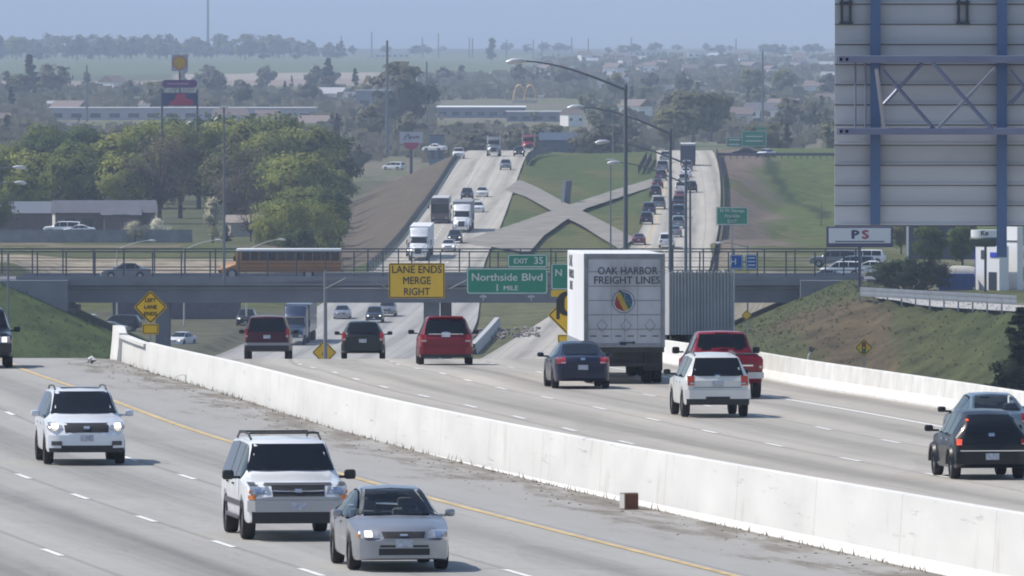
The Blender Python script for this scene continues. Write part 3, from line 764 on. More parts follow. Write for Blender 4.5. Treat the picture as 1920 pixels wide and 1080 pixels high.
def car(name, kind, body_m, label, cat, loc=(0, 0, 0), rz=0., rx=0., group=None, detail=2, trim=None, lamps_on=False, see=False):
    c = spec_car(kind); g = GL[kind]
    r = empty(name, loc, rz, label, cat, group, rx)
    if see:
        a = [y for y in np.arange(0, c.y1, .02) if c.top(y) < g['ws'][1] + .03][0]; b_ = [y for y in np.arange(0, c.y1, .02) if c.top(y) < g['ws'][0]][0]
        p = [y for y in np.arange(0, c.y0, -.02) if c.top(y) < g['rw'][1] + .03][0]; q = [y for y in np.arange(0, c.y0, -.02) if c.top(y) < g['rw'][0]][0]
        c.cut = [(round(a, 3), round(b_, 3)), (round(q, 3), round(p, 3))]
        c.body(body_m, r, open_sides=[(round(s0, 3), round(s1, 3)) for s0, s1 in g['side'][:2]])
        gm = CLEAR
    else:
        c.body(body_m, r); gm = GLASS
    z0, z1, w0, w1 = g['ws']; c.patch('windshield', gm, r, 1, z0, z1, -w0, w0, -w1, w1, off=.025, nz=8, nx=8)
    z0, z1, w0, w1 = g['rw']; c.patch('rear_window', gm, r, -1, z0, z1, -w0, w0, -w1, w1, off=.02, nz=8, nx=8)
    for sg in (-1, 1):
        for ya, yb in g['side']: c.side_window(r, ya, yb, sg, gm if see else None)
    tw = .215 if kind not in ('bigsuv', 'pickup') else .25
    for yw in c.wheels:
        for sg in (-1, 1): wheel(r, sg * (c.wd(yw) - tw / 2 + .005), yw, c.r, tw)
    H = c.belt(c.y1 - .1)
    c.lamps_on = lamps_on
    return r, c

def glassy(name, tint=.55):
    m = bpy.data.materials.new(name); m.use_nodes = True; t = m.node_tree; t.nodes.clear()
    o = t.nodes.new('ShaderNodeOutputMaterial'); mx = t.nodes.new('ShaderNodeMixShader'); tr = t.nodes.new('ShaderNodeBsdfTransparent'); gl = t.nodes.new('ShaderNodeBsdfGlossy')
    tr.inputs[0].default_value = (tint, tint * 1.05, tint * 1.03, 1); gl.inputs['Roughness'].default_value = .04
    lw = t.nodes.new('ShaderNodeFresnel'); lw.inputs[0].default_value = 1.45
    t.links.new(lw.outputs[0], mx.inputs[0]); t.links.new(tr.outputs[0], mx.inputs[1]); t.links.new(gl.outputs[0], mx.inputs[2]); t.links.new(mx.outputs[0], o.inputs[0])
    return m
CLEAR = glassy('clear_glass', .86)
SEAT = M('seat_fabric', (.10, .10, .105), rough=.9, var=.15, scale=8)
def interior(r, c, dark=BLACK):
    for y in (.15, -.80):
        for x in ((-.37, .37) if y > 0 else (-.40, .40)):
            MB().box((0, -.10, .10), (.48, .16, .62), rx=-.16).box((0, -.16, .50), (.27, .10, .20), rx=-.1).box((0, .16, -.16), (.48, .52, .16)).build('seat', SEAT, r, loc=(x, y, .62), bevel=.05, smooth=40)
    box_part('dashboard', (0, .98, .84), (1.34, .50, .18), dark, r, bevel=.06)
    MB().tube([(.17 * math.cos(a), .05 * math.sin(a), .17 * math.sin(a)) for a in [i * math.pi / 9 for i in range(19)]], .016, 6).build('steering_wheel', BLACK, r, loc=(-.37, .62, .93), smooth=60)
    box_part('parcel_shelf', (0, -1.35, .93), (1.1, .5, .04), dark, r)
    box_part('inside_mirror', (0, .55, 1.33), (.24, .04, .07), BLACK, r)

def front_kit(c, r, hl, grille, bump, intake=None, plate=True, on=(False, False), gm=BLACK, bm=None, chrome=False, fog=False):
    """hl: (z0,z1,x_in,x_out) ; grille: (z0,z1,w0,w1) ; bump: (z0,z1,w)"""
    for sg in (-1, 1):
        z0, z1, a, b_ = hl
        lit = on[0] if sg < 0 else on[1]
        c.patch('headlight', LAMP, r, 1, z0, z1, sg * a, sg * b_, sg * (a + .04), sg * (b_ - .01), off=.022, nx=6)
        c.patch('headlight_bulb', LAMPON if lit else CHROME, r, 1, lerp(z0, z1, .2), lerp(z0, z1, .85), sg * lerp(a, b_, .35), sg * lerp(a, b_, .72), off=.034, nx=4)
        c.patch('turn_signal', AMBER, r, 1, lerp(z0, z1, .1), lerp(z0, z1, .5), sg * lerp(a, b_, .93), sg * (b_ + .01), off=.026, nx=2)
        if fog: c.patch('fog_lamp', DGREY, r, 1, bump[0] + .10, bump[0] + .20, sg * bump[2] * .68, sg * bump[2] * .92, off=.05, nx=3)
    z0, z1, w0, w1 = grille
    c.patch('grille', gm, r, 1, z0, z1, -w0, w0, -w1, w1, off=.022, nx=10)
    if chrome:
        c.patch('grille_bar', CHROME, r, 1, lerp(z0, z1, .42), lerp(z0, z1, .56), -w0, w0, off=.035, nx=10)
    c.patch('emblem', CHROME, r, 1, lerp(z0, z1, .35), lerp(z0, z1, .68), -.07, .07, off=.045, nx=2)
    if bm: c.patch('bumper', bm, r, 1, bump[0], bump[1], -bump[2], bump[2], off=.05, nx=14, round_=.3)
    if intake: c.patch('air_intake', BLACK, r, 1, intake[0], intake[1], -intake[2], intake[2], off=.058 if bm else .018, nx=8)
    if plate: c.patch('licence_plate', PLATE, r, 1, plate[0], plate[0] + .14, -.15, .15, off=.065, nx=2, nz=2)

def rear_kit(c, r, tl, bump, plate, bm=None, on=False, step=None, emblem=None, tmat=None, lower=None):
    for sg in (-1, 1):
        z0, z1, a, b_ = tl
        c.patch('tail_light', REDON if (on and sg < 0) else (tmat or RED), r, -1, z0, z1, sg * a, sg * b_, off=.028, nx=5)
        c.patch('reverse_lamp', LAMP, r, -1, lerp(z0, z1, .12), lerp(z0, z1, .32), sg * a, sg * lerp(a, b_, .6), off=.036, nx=2, nz=2)
    if bm: c.patch('bumper', bm, r, -1, bump[0], bump[1], -bump[2], bump[2], off=.06, nx=14, round_=.3)
    if lower: c.patch('lower_valance', BLACK, r, -1, lower[0], lower[1], -lower[2], lower[2], off=.075, nx=8)
    c.patch('licence_plate', PLATE, r, -1, plate, plate + .15, -.155, .155, off=.07 if bm and plate < bump[1] else .03, nx=2, nz=2)
    if emblem: c.patch('emblem', CHROME, r, -1, emblem, emblem + .06, -.07, .07, off=.03, nx=2, nz=2)

def roof_rails(c, r, ya, yb, x, m=DGREY, h=.075, cross=()):
    for sg in (-1, 1):
        pts = [(sg * x, lerp(ya, yb, k / 6), c.top(lerp(ya, yb, k / 6)) - c.rc * .3 + (h if 0 < k < 6 else .0)) for k in range(7)]
        MB().tube(pts, .022, 6).build('roof_rail', m, r, smooth=50)
    for y in cross: MB().box((0, y, c.top(y) + h), (2 * x, .05, .035)).build('cross_bar', m, r)

def handles(c, r, ys, m):
    for sg in (-1, 1):
        for y in ys:
            z = c.belt_c(y) - .10; box_part('door_handle', (sg * (c.wd(y) * .995 + .012), y, z), (.035, .19, .035), m, r, bevel=.01)
def seams(c, r, ys):
    """door gaps on the flanks"""
    for sg in (-1, 1):
        for y in ys:
            h = c.section(y); pts = [(sg * (x + .002), y, z) for x, z in h[4:7]]
            mb = MB()
            mb.grid([[(p[0], p[1] - .008, p[2]) for p in pts], [(p[0], p[1] + .008, p[2]) for p in pts]])
            mb.build('door_gap', BLACK, r)

HEADK = .80
def pose(px, s, lane_z, oncoming, k=HEADK, Yd=None):
    Y = F / s; X = (px - 960) / s; d = XMd(Y); slope = (lane_z(Y + 2.5) - lane_z(Y - 2.5)) / 5
    if Y > 600:
        k = 1.0
    rz = -math.atan(d * k) + (math.pi if oncoming else 0)
    return (X, Y, lane_z(Y) + .008), rz, (math.atan(slope) if not oncoming else -math.atan(slope))
# ------------------------------------------------------------------ near traffic
P_SILV = paint('silver_paint', (.33, .34, .365), metal=.55, rough=.32)
P_WHITE = paint('white_paint', (.76, .77, .79), metal=0)
P_WHITE2 = paint('cool_white_paint', (.70, .72, .76), metal=0)
P_CREAM = paint('off_white_paint', (.66, .66, .64), metal=0)
P_NAVY = paint('navy_paint', (.010, .015, .042), metal=.1)
P_RED = paint('wine_red_paint', (.20, .008, .020), metal=.1)
P_RED2 = paint('truck_red_paint', (.23, .006, .020), metal=.1)
P_MAR = paint('maroon_paint', (.060, .006, .012), metal=.1)
P_DGR = paint('dark_green_grey_paint', (.010, .015, .018), metal=.1)
P_BLK = paint('black_paint', (.005, .006, .008), metal=0)
P_BLUG = paint('blue_grey_paint', (.15, .21, .26), metal=.5)
P_GRY = paint('mid_grey_paint', (.18, .19, .21), metal=.4)
P_BLU = paint('dark_blue_paint', (.025, .045, .10), metal=.2)

# silver sedan coming towards the camera
loc, rz, rx = pose(729, 103.0, ZL, True)
r, c = car('sedan', 'sedan', P_SILV, 'silver sedan with one bright headlamp beside the white full-size SUV', 'car', loc, rz, rx, see=True)
interior(r, c)
front_kit(c, r, (.60, .75, .44, .80), (.60, .72, .36, .40), (.24, .56, .76), (.30, .42, .46), (.44,), on=(False, True), bm=P_SILV)
c.patch('lower_grille', BLACK, r, 1, .44, .48, .16, .44, off=.06); c.patch('lower_grille', BLACK, r, 1, .44, .48, -.16, -.44, off=.06)
rear_kit(c, r, (.75, .95, .48, .82), (.3, .6, .8), .62)
mirror(r, .98, .78, 1.0, P_SILV); handles(c, r, (.05, -.95), P_SILV); seams(c, r, (1.0, -.03, -.95))

# white full-size SUV
loc, rz, rx = pose(532, 96.2, ZL, True)
r, c = car('sport_utility', 'bigsuv', P_WHITE, 'white full-size SUV with black roof rack and grey chrome-trimmed grille, lights off', 'SUV', loc, rz, rx)
front_kit(c, r, (.90, 1.06, .54, .93), (.86, 1.07, .50, .52), (.56, .78, .95), None, (.60,), bm=M('pewter_bumper', (.42, .42, .43), rough=.4, metal=.35), chrome=True, gm=BLACK)
c.patch('side_lamp', AMBER, r, 1, .80, .88, -.82, -.95, off=.03, nx=3); c.patch('side_lamp', AMBER, r, 1, .80, .88, .82, .95, off=.03, nx=3)
c.patch('grille_surround', DGREY, r, 1, 1.07, 1.12, -.93, .93, off=.03, nx=12); c.patch('valance', BLACK, r, 1, .34, .57, -.88, .88, off=.04, nx=12)
c.patch('grille_surround', M('pewter_bumper', (.3, .3, .31)), r, 1, .80, .85, -.92, .92, off=.034, nx=12)
roof_rails(c, r, -2.3, .35, .68, BLACK, .09, (-2.0, .1)); mirror(r, 1.14, .98, 1.22, BLACK, .26, .21); handles(c, r, (.0, -1.1), BLACK); seams(c, r, (1.1, .36, -.76, -1.3))
for sg in (-1, 1):
    MB().box((0, 0, 0), (.03, 3.2, .10)).build('side_moulding', DGREY, r, loc=(sg * 1.0, .0, .68)); box_part('running_board', (sg * .93, .05, .40), (.2, 2.6, .07), DGREY, r)
for x in (-.3, .3): MB().box((0, 0, 0), (.5, .02, .02), rz=.12 * (1 if x > 0 else -1)).build('wiper', BLACK, r, loc=(x, 1.27, 1.335))

# white crossover with both lamps lit
loc, rz, rx = pose(149, 80.0, ZL, True)
r, c = car('crossover', 'suv', P_WHITE2, 'white crossover SUV with both headlamps lit and a wide dark grille', 'SUV', loc, rz, rx)
front_kit(c, r, (.84, .99, .54, .88), (.76, .98, .50, .53), (.36, .70, .86), (.38, .46, .60), (.56,), on=(True, True), bm=P_WHITE2, fog=True)
c.patch('skid_plate', BLACK, r, 1, .30, .40, -.84, .84, off=.055, nx=12)
roof_rails(c, r, -1.9, .3, .60, DGREY, .06); mirror(r, 1.05, .86, 1.17, P_WHITE2, .24, .17); handles(c, r, (.1, -.95), P_WHITE2); seams(c, r, (1.0, .22, -.78))
MB().box((0, 0, 0), (.9, .7, .012)).build('sunroof', GLASS, r, loc=(0, -.2, c.top(-.2) + .004))

# dark SUV leaving the frame
loc, rz, rx = pose(-38, 58.5, ZL, True)
r, c = car('dark_sport_utility', 'bigsuv', P_BLK, 'black SUV with a lit headlamp cut by the edge of the picture', 'SUV', loc, rz, rx)
front_kit(c, r, (.80, 1.02, .52, .90), (.84, 1.06, .46, .50), (.5, .78, .93), None, (.56,), on=(True, True), bm=BLACK)
mirror(r, 1.12, .95, 1.22, BLACK, .25, .2)

# outbound: white off-roader with luggage rails
loc, rz, rx = pose(1329, 66.2, ZR, False)
r, c = car('off_roader', 'jeep', P_CREAM, 'white boxy SUV seen from behind with orange-red tail lamps', 'SUV', loc, rz, rx)
rear_kit(c, r, (.86, 1.10, .66, .84), (.50, .74, .90), .84, bm=P_CREAM, lower=(.40, .56, .34), emblem=1.08, tmat=M('orange_red_lamp', (.42, .05, .015), rough=.2, coat=.5))
c.patch('valance', BLACK, r, -1, .34, .50, -.86, .86, off=.045, nx=12)
roof_rails(c, r, -1.75, .15, .58, DGREY, .04); mirror(r, 1.06, .75, 1.16, BLACK, .24, .17); handles(c, r, (.0, -.9), P_CREAM); seams(c, r, (.85, .06, -.9))
c.patch('wiper', BLACK, r, -1, 1.11, 1.13, -.05, .35, off=.04); c.patch('tailgate_gap', M('gap_grey', (.12, .12, .12)), r, -1, .80, .815, -.68, .68, off=.012)
r.scale = (1, 1, 1.055)
# red pickup
loc, rz, rx = pose(1350, 61.8, ZR, False)
r, c = car('pickup_truck', 'pickup', P_RED2, 'red pickup truck with grey rear bumper beyond the white boxy SUV', 'pickup', loc, rz, rx)
rear_kit(c, r, (.84, 1.14, .84, .97), (.58, .76, .97), .62, bm=M('satin_bumper', (.42, .43, .46), rough=.35, metal=.6))
box_part('load_bed', (0, -1.8, 1.265), (1.7, 1.9, .02), BLACK, r); c.patch('tailgate_panel', P_RED2, r, -1, .82, 1.22, -.78, .78, off=.015, nx=8); c.patch('tailgate_badge', CHROME, r, -1, .93, .97, .28, .68, off=.03)
mirror(r, 1.18, 1.05, 1.32, BLACK, .26, .22); handles(c, r, (.35,), BLACK); seams(c, r, (1.3, -.45))
c.patch('brake_lamp', RED, r, -1, 1.83, 1.865, -.2, .2, off=.02)
r.scale = (1, 1, 1.055)
# navy sedan
loc, rz, rx = pose(1081, 59.5, ZR, False)
r, c = car('sedan', 'sedan', P_NAVY, 'navy blue sedan following the lorry with a rounded tail and red lamp', 'car', loc, rz, rx)
rear_kit(c, r, (.78, .98, .54, .80), (.32, .66, .82), .60, emblem=.90)
mirror(r, 1.02, .82, 1.02, P_NAVY, .24, .16); handles(c, r, (.05, -.95), P_NAVY); seams(c, r, (1.0, -.03, -.95))
# black retro hatchback
loc, rz, rx = pose(1834, 80.6, ZR, False)
r, c = car('retro_hatchback', 'retro', P_BLK, 'black rounded retro hatchback with glowing tail lamps beside the blue-grey sedan', 'car', loc, rz, rx)
rear_kit(c, r, (.80, .93, .69, .80), (.36, .62, .80), .46, bm=P_BLK, on=True, emblem=1.0)
c.patch('pillar_glint', REDON, r, -1, 1.34, 1.38, -.50, -.56, off=.03, nx=2); c.patch('chrome_strip', CHROME, r, -1, .655, .68, -.72, .72, off=.05, nx=10)  # glint on the rear pillar, put in as a small glowing patch
mirror(r, 1.0, .68, 1.12, BLACK, .24, .17); handles(c, r, (.0, -.8), CHROME); seams(c, r, (.75, 0, -.84))
for sg in (-1, 1):     # flared wings
    for yw in c.wheels:
        rows = []
        for k in range(13):
            a = math.pi * k / 12; rows.append([(sg * (c.wd(yw) + o_), yw + (c.r + e_) * math.cos(a), c.r + (c.r + e_) * math.sin(a)) for o_, e_ in ((-.06, .02), (.05, .04), (.06, .10), (-.08, .20))])
        MB().grid(rows).build('wing_flare', P_BLK, r, smooth=60)
# blue-grey sedan
loc, rz, rx = pose(1852, 74.4, ZR, False)
r, c = car('sedan', 'sedan', P_BLUG, 'blue-grey sedan partly hidden by the black retro hatchback', 'car', loc, rz, rx, see=True)
interior(r, c); rear_kit(c, r, (.74, .98, .52, .82), (.3, .66, .82), .62, emblem=.9)
mirror(r, 1.0, .8, 1.02, BLACK, .24, .16); handles(c, r, (.05, -.95), P_BLUG); seams(c, r, (1.0, -.03))
# red people carrier
loc, rz, rx = pose(833, 52.0, ZR, False)
r, c = car('minivan', 'minivan', P_RED, 'wine red minivan seen from behind below the green exit sign', 'minivan', loc, rz, rx)
rear_kit(c, r, (.80, 1.08, .70, .93), (.38, .66, .92), 1.0, bm=P_RED, emblem=1.12)
c.patch('chrome_strip', CHROME, r, -1, 1.075, 1.105, -.62, .62, off=.03, nx=8); c.patch('spoiler', P_RED, r, -1, 1.64, 1.69, -.62, .62, off=.12, nx=8); c.patch('valance', BLACK, r, -1, .26, .40, -.88, .88, off=.05, nx=10)
mirror(r, 1.12, 1.15, 1.16, BLACK, .26, .18); handles(c, r, (.2, -1.1), P_RED); seams(c, r, (1.3, .25, -1.05))
# dark estate
loc, rz, rx = pose(681, 45.6, ZR, False)
r, c = car('station_wagon', 'wagon', P_DGR, 'dark compact wagon with door mirrors out, just past the round yellow sign', 'car', loc, rz, rx)
rear_kit(c, r, (.72, 1.06, .70, .83), (.34, .60, .84), .66, bm=P_DGR)
mirror(r, 1.04, .82, 1.06, BLACK, .25, .17)
# maroon SUV
loc, rz, rx = pose(503, 43.2, ZR, False)
r, c = car('sport_utility', 'bigsuv', P_MAR, 'dark maroon SUV with pale bumper rising behind the tall barrier', 'SUV', loc, rz, rx)
rear_kit(c, r, (.92, 1.30, .82, .95), (.60, .72, .96), .90, bm=M('dull_bumper', (.26, .26, .28), rough=.5, metal=.3)); c.patch('valance', BLACK, r, -1, .37, .60, -.92, .92, off=.05, nx=10)
mirror(r, 1.14, .98, 1.22, BLACK, .26, .2)

# ------------------------------------------------------------------ lorries
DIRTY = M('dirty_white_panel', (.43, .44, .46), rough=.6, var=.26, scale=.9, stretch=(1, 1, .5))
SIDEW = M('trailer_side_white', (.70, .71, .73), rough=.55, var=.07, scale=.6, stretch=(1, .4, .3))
INK = M('dark_lettering', (.075, .08, .105), rough=.7)
GUNK = M('grimy_undercarriage', (.045, .043, .042), rough=.9, var=.3, scale=2)
def tandem(r, ys, w=2.5, rr=.51):
    for y in ys:
        for sg in (-1, 1):
            for k in (0, 1): wheel(r, sg * (w / 2 - .16 - .32 * k), y, rr, .27)
def tractor(r, y, m, H=3.9, sleeper=True):
    """conventional cab; y is the rear of the cab, everything ahead of it"""
    c = Car(y, y + 5.6, top=[(y, H - .1), (y + .1, H), (y + 1.3, H), (y + 2.0, 3.0), (y + 2.35, 2.75), (y + 2.95, 1.98), (y + 3.2, 1.93), (y + 5.1, 1.72), (y + 5.45, 1.60), (y + 5.6, 1.2)],
            belt=[(y, 1.9), (y + 2.9, 1.82), (y + 5.2, 1.45), (y + 5.6, 1.0)], bottom=[(y, .75), (y + 5.6, .45)],
            wid=[(y, 1.22), (y + 2.6, 1.2), (y + 3.1, 1.08), (y + 5.2, 1.04), (y + 5.6, .92)], twid=[(y, 1.16), (y + 1.5, 1.08), (y + 2.4, 1.0), (y + 2.95, .86), (y + 5.2, .66), (y + 5.6, .5)], wheels=(y + 4.4,), r=.52, rc=.12)
    c.body(m, r)
    c.patch('windshield', GLASS, r, 1, 2.05, 2.68, -1.0, 1.0, -.95, .95, off=.03)
    for sg in (-1, 1): c.side_window(r, y + 1.75, y + 2.75, sg, lo=.08, hi=.25)
    c.patch('grille', BLACK, r, 1, .85, 1.55, -.42, .42, off=.04); c.patch('bumper', CHROME if m is not None else m, r, 1, .45, .78, -.95, .95, off=.10, nx=12)
    for sg in (-1, 1):
        c.patch('headlight', LAMP, r, 1, .86, 1.10, sg * .55, sg * .9, off=.04, nx=4)
        wheel(r, sg * 1.04, y + 4.4, .52, .3)
        MB().box((0, 0, .25), (.12, .10, .7)).box((-sg * .12, 0, .4), (.2, .05, .05)).build('wing_mirror', BLACK, r, loc=(sg * 1.5, y + 2.6, 1.9), bevel=.02)
        MB().tube([(0, 0, 0), (0, 0, 2.5)], .07, 8).build('exhaust_stack', CHROME, r, loc=(sg * 1.12, y - .12, 1.1))
    c.patch('visor', DGREY, r, 1, 2.68, 2.8, -1.0, 1.0, off=.12)
    MB().box((0, y - 1.4, .78), (.9, 3.6, .28)).build('chassis', GUNK, r)
    tandem(r, (y - 1.1, y - 2.4))
    return c

# freight trailer
loc, rz, rx = pose(1171, 58.6, ZR, False, k=.36)
loc = (loc[0] - .0, loc[1] + .3, loc[2])
tr = empty('freight_lorry', loc, rz, 'freight lorry with a grimy white box trailer lettered OAK HARBOR FREIGHT LINES', 'lorry', None, rx)
TL = 14.0; TW = 2.6; Z0, Z1 = 1.16, 4.16
MB().box((0, TL / 2, (Z0 + Z1) / 2), (TW, TL, Z1 - Z0)).build('trailer_box', SIDEW, tr, bevel=.03)
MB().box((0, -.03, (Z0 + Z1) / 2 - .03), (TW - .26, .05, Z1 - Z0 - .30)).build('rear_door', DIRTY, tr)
fm = MB().box((-TW / 2 + .06, -.045, (Z0 + Z1) / 2), (.12, .09, Z1 - Z0)).box((TW / 2 - .06, -.045, (Z0 + Z1) / 2), (.12, .09, Z1 - Z0)).box((0, -.045, Z1 - .07), (TW - .26, .09, .14)).box((0, -.045, Z0 + .06), (TW - .26, .09, .12))
fm.build('door_frame', M('grimy_steel', (.24, .25, .27), rough=.6, metal=.3, var=.2, scale=2), tr, bevel=.01)
for k in range(1, 6): MB().box((0, -.062, Z0 + .12 + k * .46), (TW - .28, .012, .018)).build('door_joint', M('joint_grey', (.16, .165, .18)), tr)
for x in (-.42, .0, .42): MB().box((x, -.060, (Z0 + Z1) / 2 - .05), (.014, .008, 2.5)).build('door_rib', M('joint_grey2', (.24, .25, .27)), tr)
text_mesh('lettering', 'OAK HARBOR', .33, INK, tr, (.10, -.06, Z1 - .56), fit=1.92, bold=.02, depth=.004)
text_mesh('lettering', 'FREIGHT LINES', .33, INK, tr, (.08, -.06, Z1 - .86), fit=2.12, bold=.02, depth=.004)
def disc(n, r0, a0=0, a1=360): return [(r0 * math.cos(R(a0 + (a1 - a0) * i / n)), r0 * math.sin(R(a0 + (a1 - a0) * i / n))) for i in range(n)]
em = bpy.data.objects.new('emblem', None); 
EZ = 2.62
def band(name, pts, col, dy):
    MB().prism([(p[0] - .03, p[1] + EZ) for p in pts], 'y', -.060 - dy, -.056).build(name, M(name + '_ink', col, rough=.7), tr)
def chord(a, b):      # slanted slice of the disc
    out = []; rr = .34
    for s_, rev in ((a, False), (b, True)):
        h = math.sqrt(max(rr * rr - s_ * s_, 0)); pts = [(s_, -h), (s_, h)]
        out += pts[::-1] if rev else pts
    an = R(28); return [(.86 * (x * math.cos(an) - z * math.sin(an)), .92 * (x * math.sin(an) + z * math.cos(an))) for x, z in out]
band('emblem_red', chord(-.33, -.14), (.28, .03, .03), .002); band('emblem_yellow', chord(-.135, .04), (.46, .30, .03), .002)
band('emblem_green', chord(.045, .17), (.03, .13, .10), .002); band('emblem_blue', chord(.175, .32), (.04, .08, .20), .002)
band('emblem_tip', [(-.16, .30), (-.02, .30), (-.13, .40)], (.06, .06, .09), .004)
MB().tube([(.36 * math.cos(a) - .03, -.058, EZ + .36 * math.sin(a)) for a in [i * math.pi / 14 for i in range(29)]], .012, 5).build('emblem_ring', M('joint_grey', (.16, .165, .18)), tr)
for x, k in ((-.72, 5), (.05, 4), (.82, 6)):   # faint hazard diamonds
    MB().tube([(x + .17 * math.cos(R(90 * i)), -.058, 1.86 + .2 * math.sin(R(90 * i))) for i in range(5)], .010, 4).build('hazard_frame', M('joint_grey2', (.24, .25, .27)), tr)
for x in range(6): MB().box((-1.0 + x * .40, -.062, 1.52), (.20, .012, .035)).build('reflector_strip', INK, tr)
MB().box((-.05, -.08, 1.28), (.20, .06, .10)).box((.18, -.08, 1.31), (.30, .03, .03)).box((.30, -.08, 1.31), (.05, .05, .08)).build('door_latch', BLACK, tr)
MB().box((0, .05, 1.08), (TW - .05, .2, .16)).build('rear_sill', GUNK, tr)
MB().box((0, .0, .60), (2.2, .10, .11)).box((-.7, .05, .82), (.08, .08, .4)).box((.7, .05, .82), (.08, .08, .4)).build('underrun_bar', GUNK, tr)
for sg in (-1, 1):
    MB().box((sg * .93, .35, .72), (.62, .02, .62)).build('mud_flap', BLACK, tr)
    MB().box((sg * .95, -.02, 1.08), (.24, .03, .08)).build('tail_light', RED, tr)
    MB().box((sg * 1.0, 6.5, .70), (.05, 5.5, .55)).build('side_skirt', GUNK, tr)
MB().box((0, 1.7, .95), (1.1, 3.0, .3)).build('bogie', GUNK, tr); MB().box((0, .12, .86), (2.46, .06, .52)).build('rear_apron', GUNK, tr)
tandem(tr, (1.0, 2.3))
text_mesh('lettering', 'OAK', .55, INK, tr, (-TW / 2 - .004, TL - 3.0, 3.82), rot=(R(90), 0, R(-90)), sx=2.6, depth=.003)
text_mesh('lettering', 'HARBOR', .40, INK, tr, (-TW / 2 - .004, TL - 3.6, 3.40), rot=(R(90), 0, R(-90)), sx=2.6, depth=.003)
text_mesh('lettering', 'LINES', .40, INK, tr, (-TW / 2 - .004, TL - 3.4, 3.02), rot=(R(90), 0, R(-90)), sx=2.6, depth=.003)
MB().box((-TW / 2 - .006, TL / 2, Z0 + .10), (.02, TL - .2, .16)).build('side_rail', GALV, tr)
tractor(tr, TL + .6, P_WHITE, 3.9)

# ribbed open-topped trailer farther on
loc, rz, rx = pose(1316, 47.5, ZR, False, k=.3)
rt = empty('ribbed_trailer_lorry', loc, rz, 'lorry with a tall ribbed grey metal trailer ahead of the red pickup', 'lorry', None, rx)
RIBM = M('ribbed_grey_metal', (.37, .375, .385), rough=.6, metal=0, var=.12, scale=1.2)
Z0, Z1, TL = .95, 3.42, 12.
MB().box((0, TL / 2, (Z0 + Z1) / 2), (2.52, TL, Z1 - Z0)).build('trailer_box', RIBM, rt)
rb = MB()
for k in range(19):
    x = -1.17 + k * .13; rb.box((x, -.03, (Z0 + Z1) / 2), (.06, .06, Z1 - Z0))
rb.build('corrugation', RIBM, rt, bevel=.012)
for k in range(13): MB().box((-1.14 + k * .19, .02, Z1 + .03), (.09, .12, .09)).build('tarp_hook', M('pale_trim', (.42, .43, .44), rough=.5), rt)
for x in (-1.27, 1.24): MB().box((x, -.05, (Z0 + Z1) / 2), (.05, .08, Z1 - Z0)).build('corner_post', M('pale_trim', (.42, .43, .44)), rt)
MB().box((-.08, -.068, (Z0 + Z1) / 2), (.05, .03, Z1 - Z0)).build('centre_post', M('pale_trim2', (.25, .26, .28), rough=.5), rt)
tandem(rt, (.9, 2.2)); MB().box((0, 3, .8), (1.1, 6.5, .3)).build('chassis', GUNK, rt)
tractor(rt, TL + .6, P_BLU, 3.2)

# oncoming blue lorry under the bridge
def box_lorry(name, label, px, s, zf, m_cab, m_box, H=4.0, TL=13., onc=True, dx=0, Hc=3.9, hide_box=False):
    loc, rz, rx = pose(px, s, zf, onc)
    r = empty(name, loc, rz, label, 'lorry', None, rx)
    tractor(r, .2, m_cab, Hc)
    if not hide_box:
        MB().box((0, -TL / 2 - 1.0 + .2, 2.55), (2.58, TL, 2.9)).build('trailer_box', m_box, r, bevel=.04)
        MB().box((0, -9, .85), (1.1, 9, .3)).build('chassis', GUNK, r); tandem(r, (-11.2, -12.5))
    return r
box_lorry('semi_truck', 'dark blue lorry cab coming out from under the overpass', 556, 18.3, ZL, P_BLU, P_BLU, Hc=3.95)
box_lorry('semi_truck', 'white lorry with tall white box lowest on the rising road', 787, 15.1, ZL, P_WHITE, SIDEW, Hc=3.9)
box_lorry('semi_truck', 'white lorry with streamlined cab beside the dark coach', 867, 14.0, ZL, P_WHITE, M('trailer_grey', (.25, .26, .28), rough=.6), Hc=3.7)
box_lorry('semi_truck', 'pale lorry with dark grille on the brow of the rising road', 926, 10.7, ZL, P_GRY, M('trailer_grey', (.25, .26, .28)), Hc=3.3, hide_box=True)
box_lorry('tow_truck', 'small red lorry with white cab top on the brow beside two lit headlamps', 991, 10.45, ZL, P_RED, P_RED, Hc=3.2, hide_box=True)

def boxy(name, label, cat, loc, rz, rx, L, Wd, H, m, roofm=None, glassm=GLASS, zb=.35, coach=True):
    r = empty(name, loc, rz, label, cat, None, rx)
    MB().box((0, 0, (zb + H) / 2), (Wd, L, H - zb)).build('body', m, r, bevel=.12, smooth=40)
    MB().box((0, L / 2 + .0, H * .58), (Wd - .2, .06, H * .36)).build('windshield', glassm, r, bevel=.02)
    for sg in (-1, 1):
        MB().box((sg * (Wd / 2 + .004), -.2, H * .66), (.03, L - 1.2, H * .26)).build('side_window', glassm, r)
        MB().box((sg * .9, L / 2 + .02, .8), (.3, .06, .2)).build('headlight', LAMP, r)
        MB().box((sg * (Wd / 2 + .28), L / 2 + .1, H * .66), (.2, .1, .5)).build('wing_mirror', BLACK, r)
    MB().box((0, L / 2 + .02, .5), (Wd - .1, .1, .25)).build('bumper', BLACK, r)
    MB().box((0, -.1, H + .01), (Wd - .3, L - .4, .1)).build('roof', roofm or m, r, bevel=.03)
    for y in (L * .28, -L * .28):
        for sg in (-1, 1): wheel(r, sg * (Wd / 2 - .16), y, .5, .3)
    return r
loc, rz, rx = pose(827, 13.6, ZL, True)
boxy('coach', 'dark coach with a wide black windshield beside the white streamlined lorry', 'bus', loc, rz, rx, 12., 2.55, 3.5, paint('coach_brown', (.10, .085, .085)), M('coach_roof', (.5, .5, .5), rough=.5))
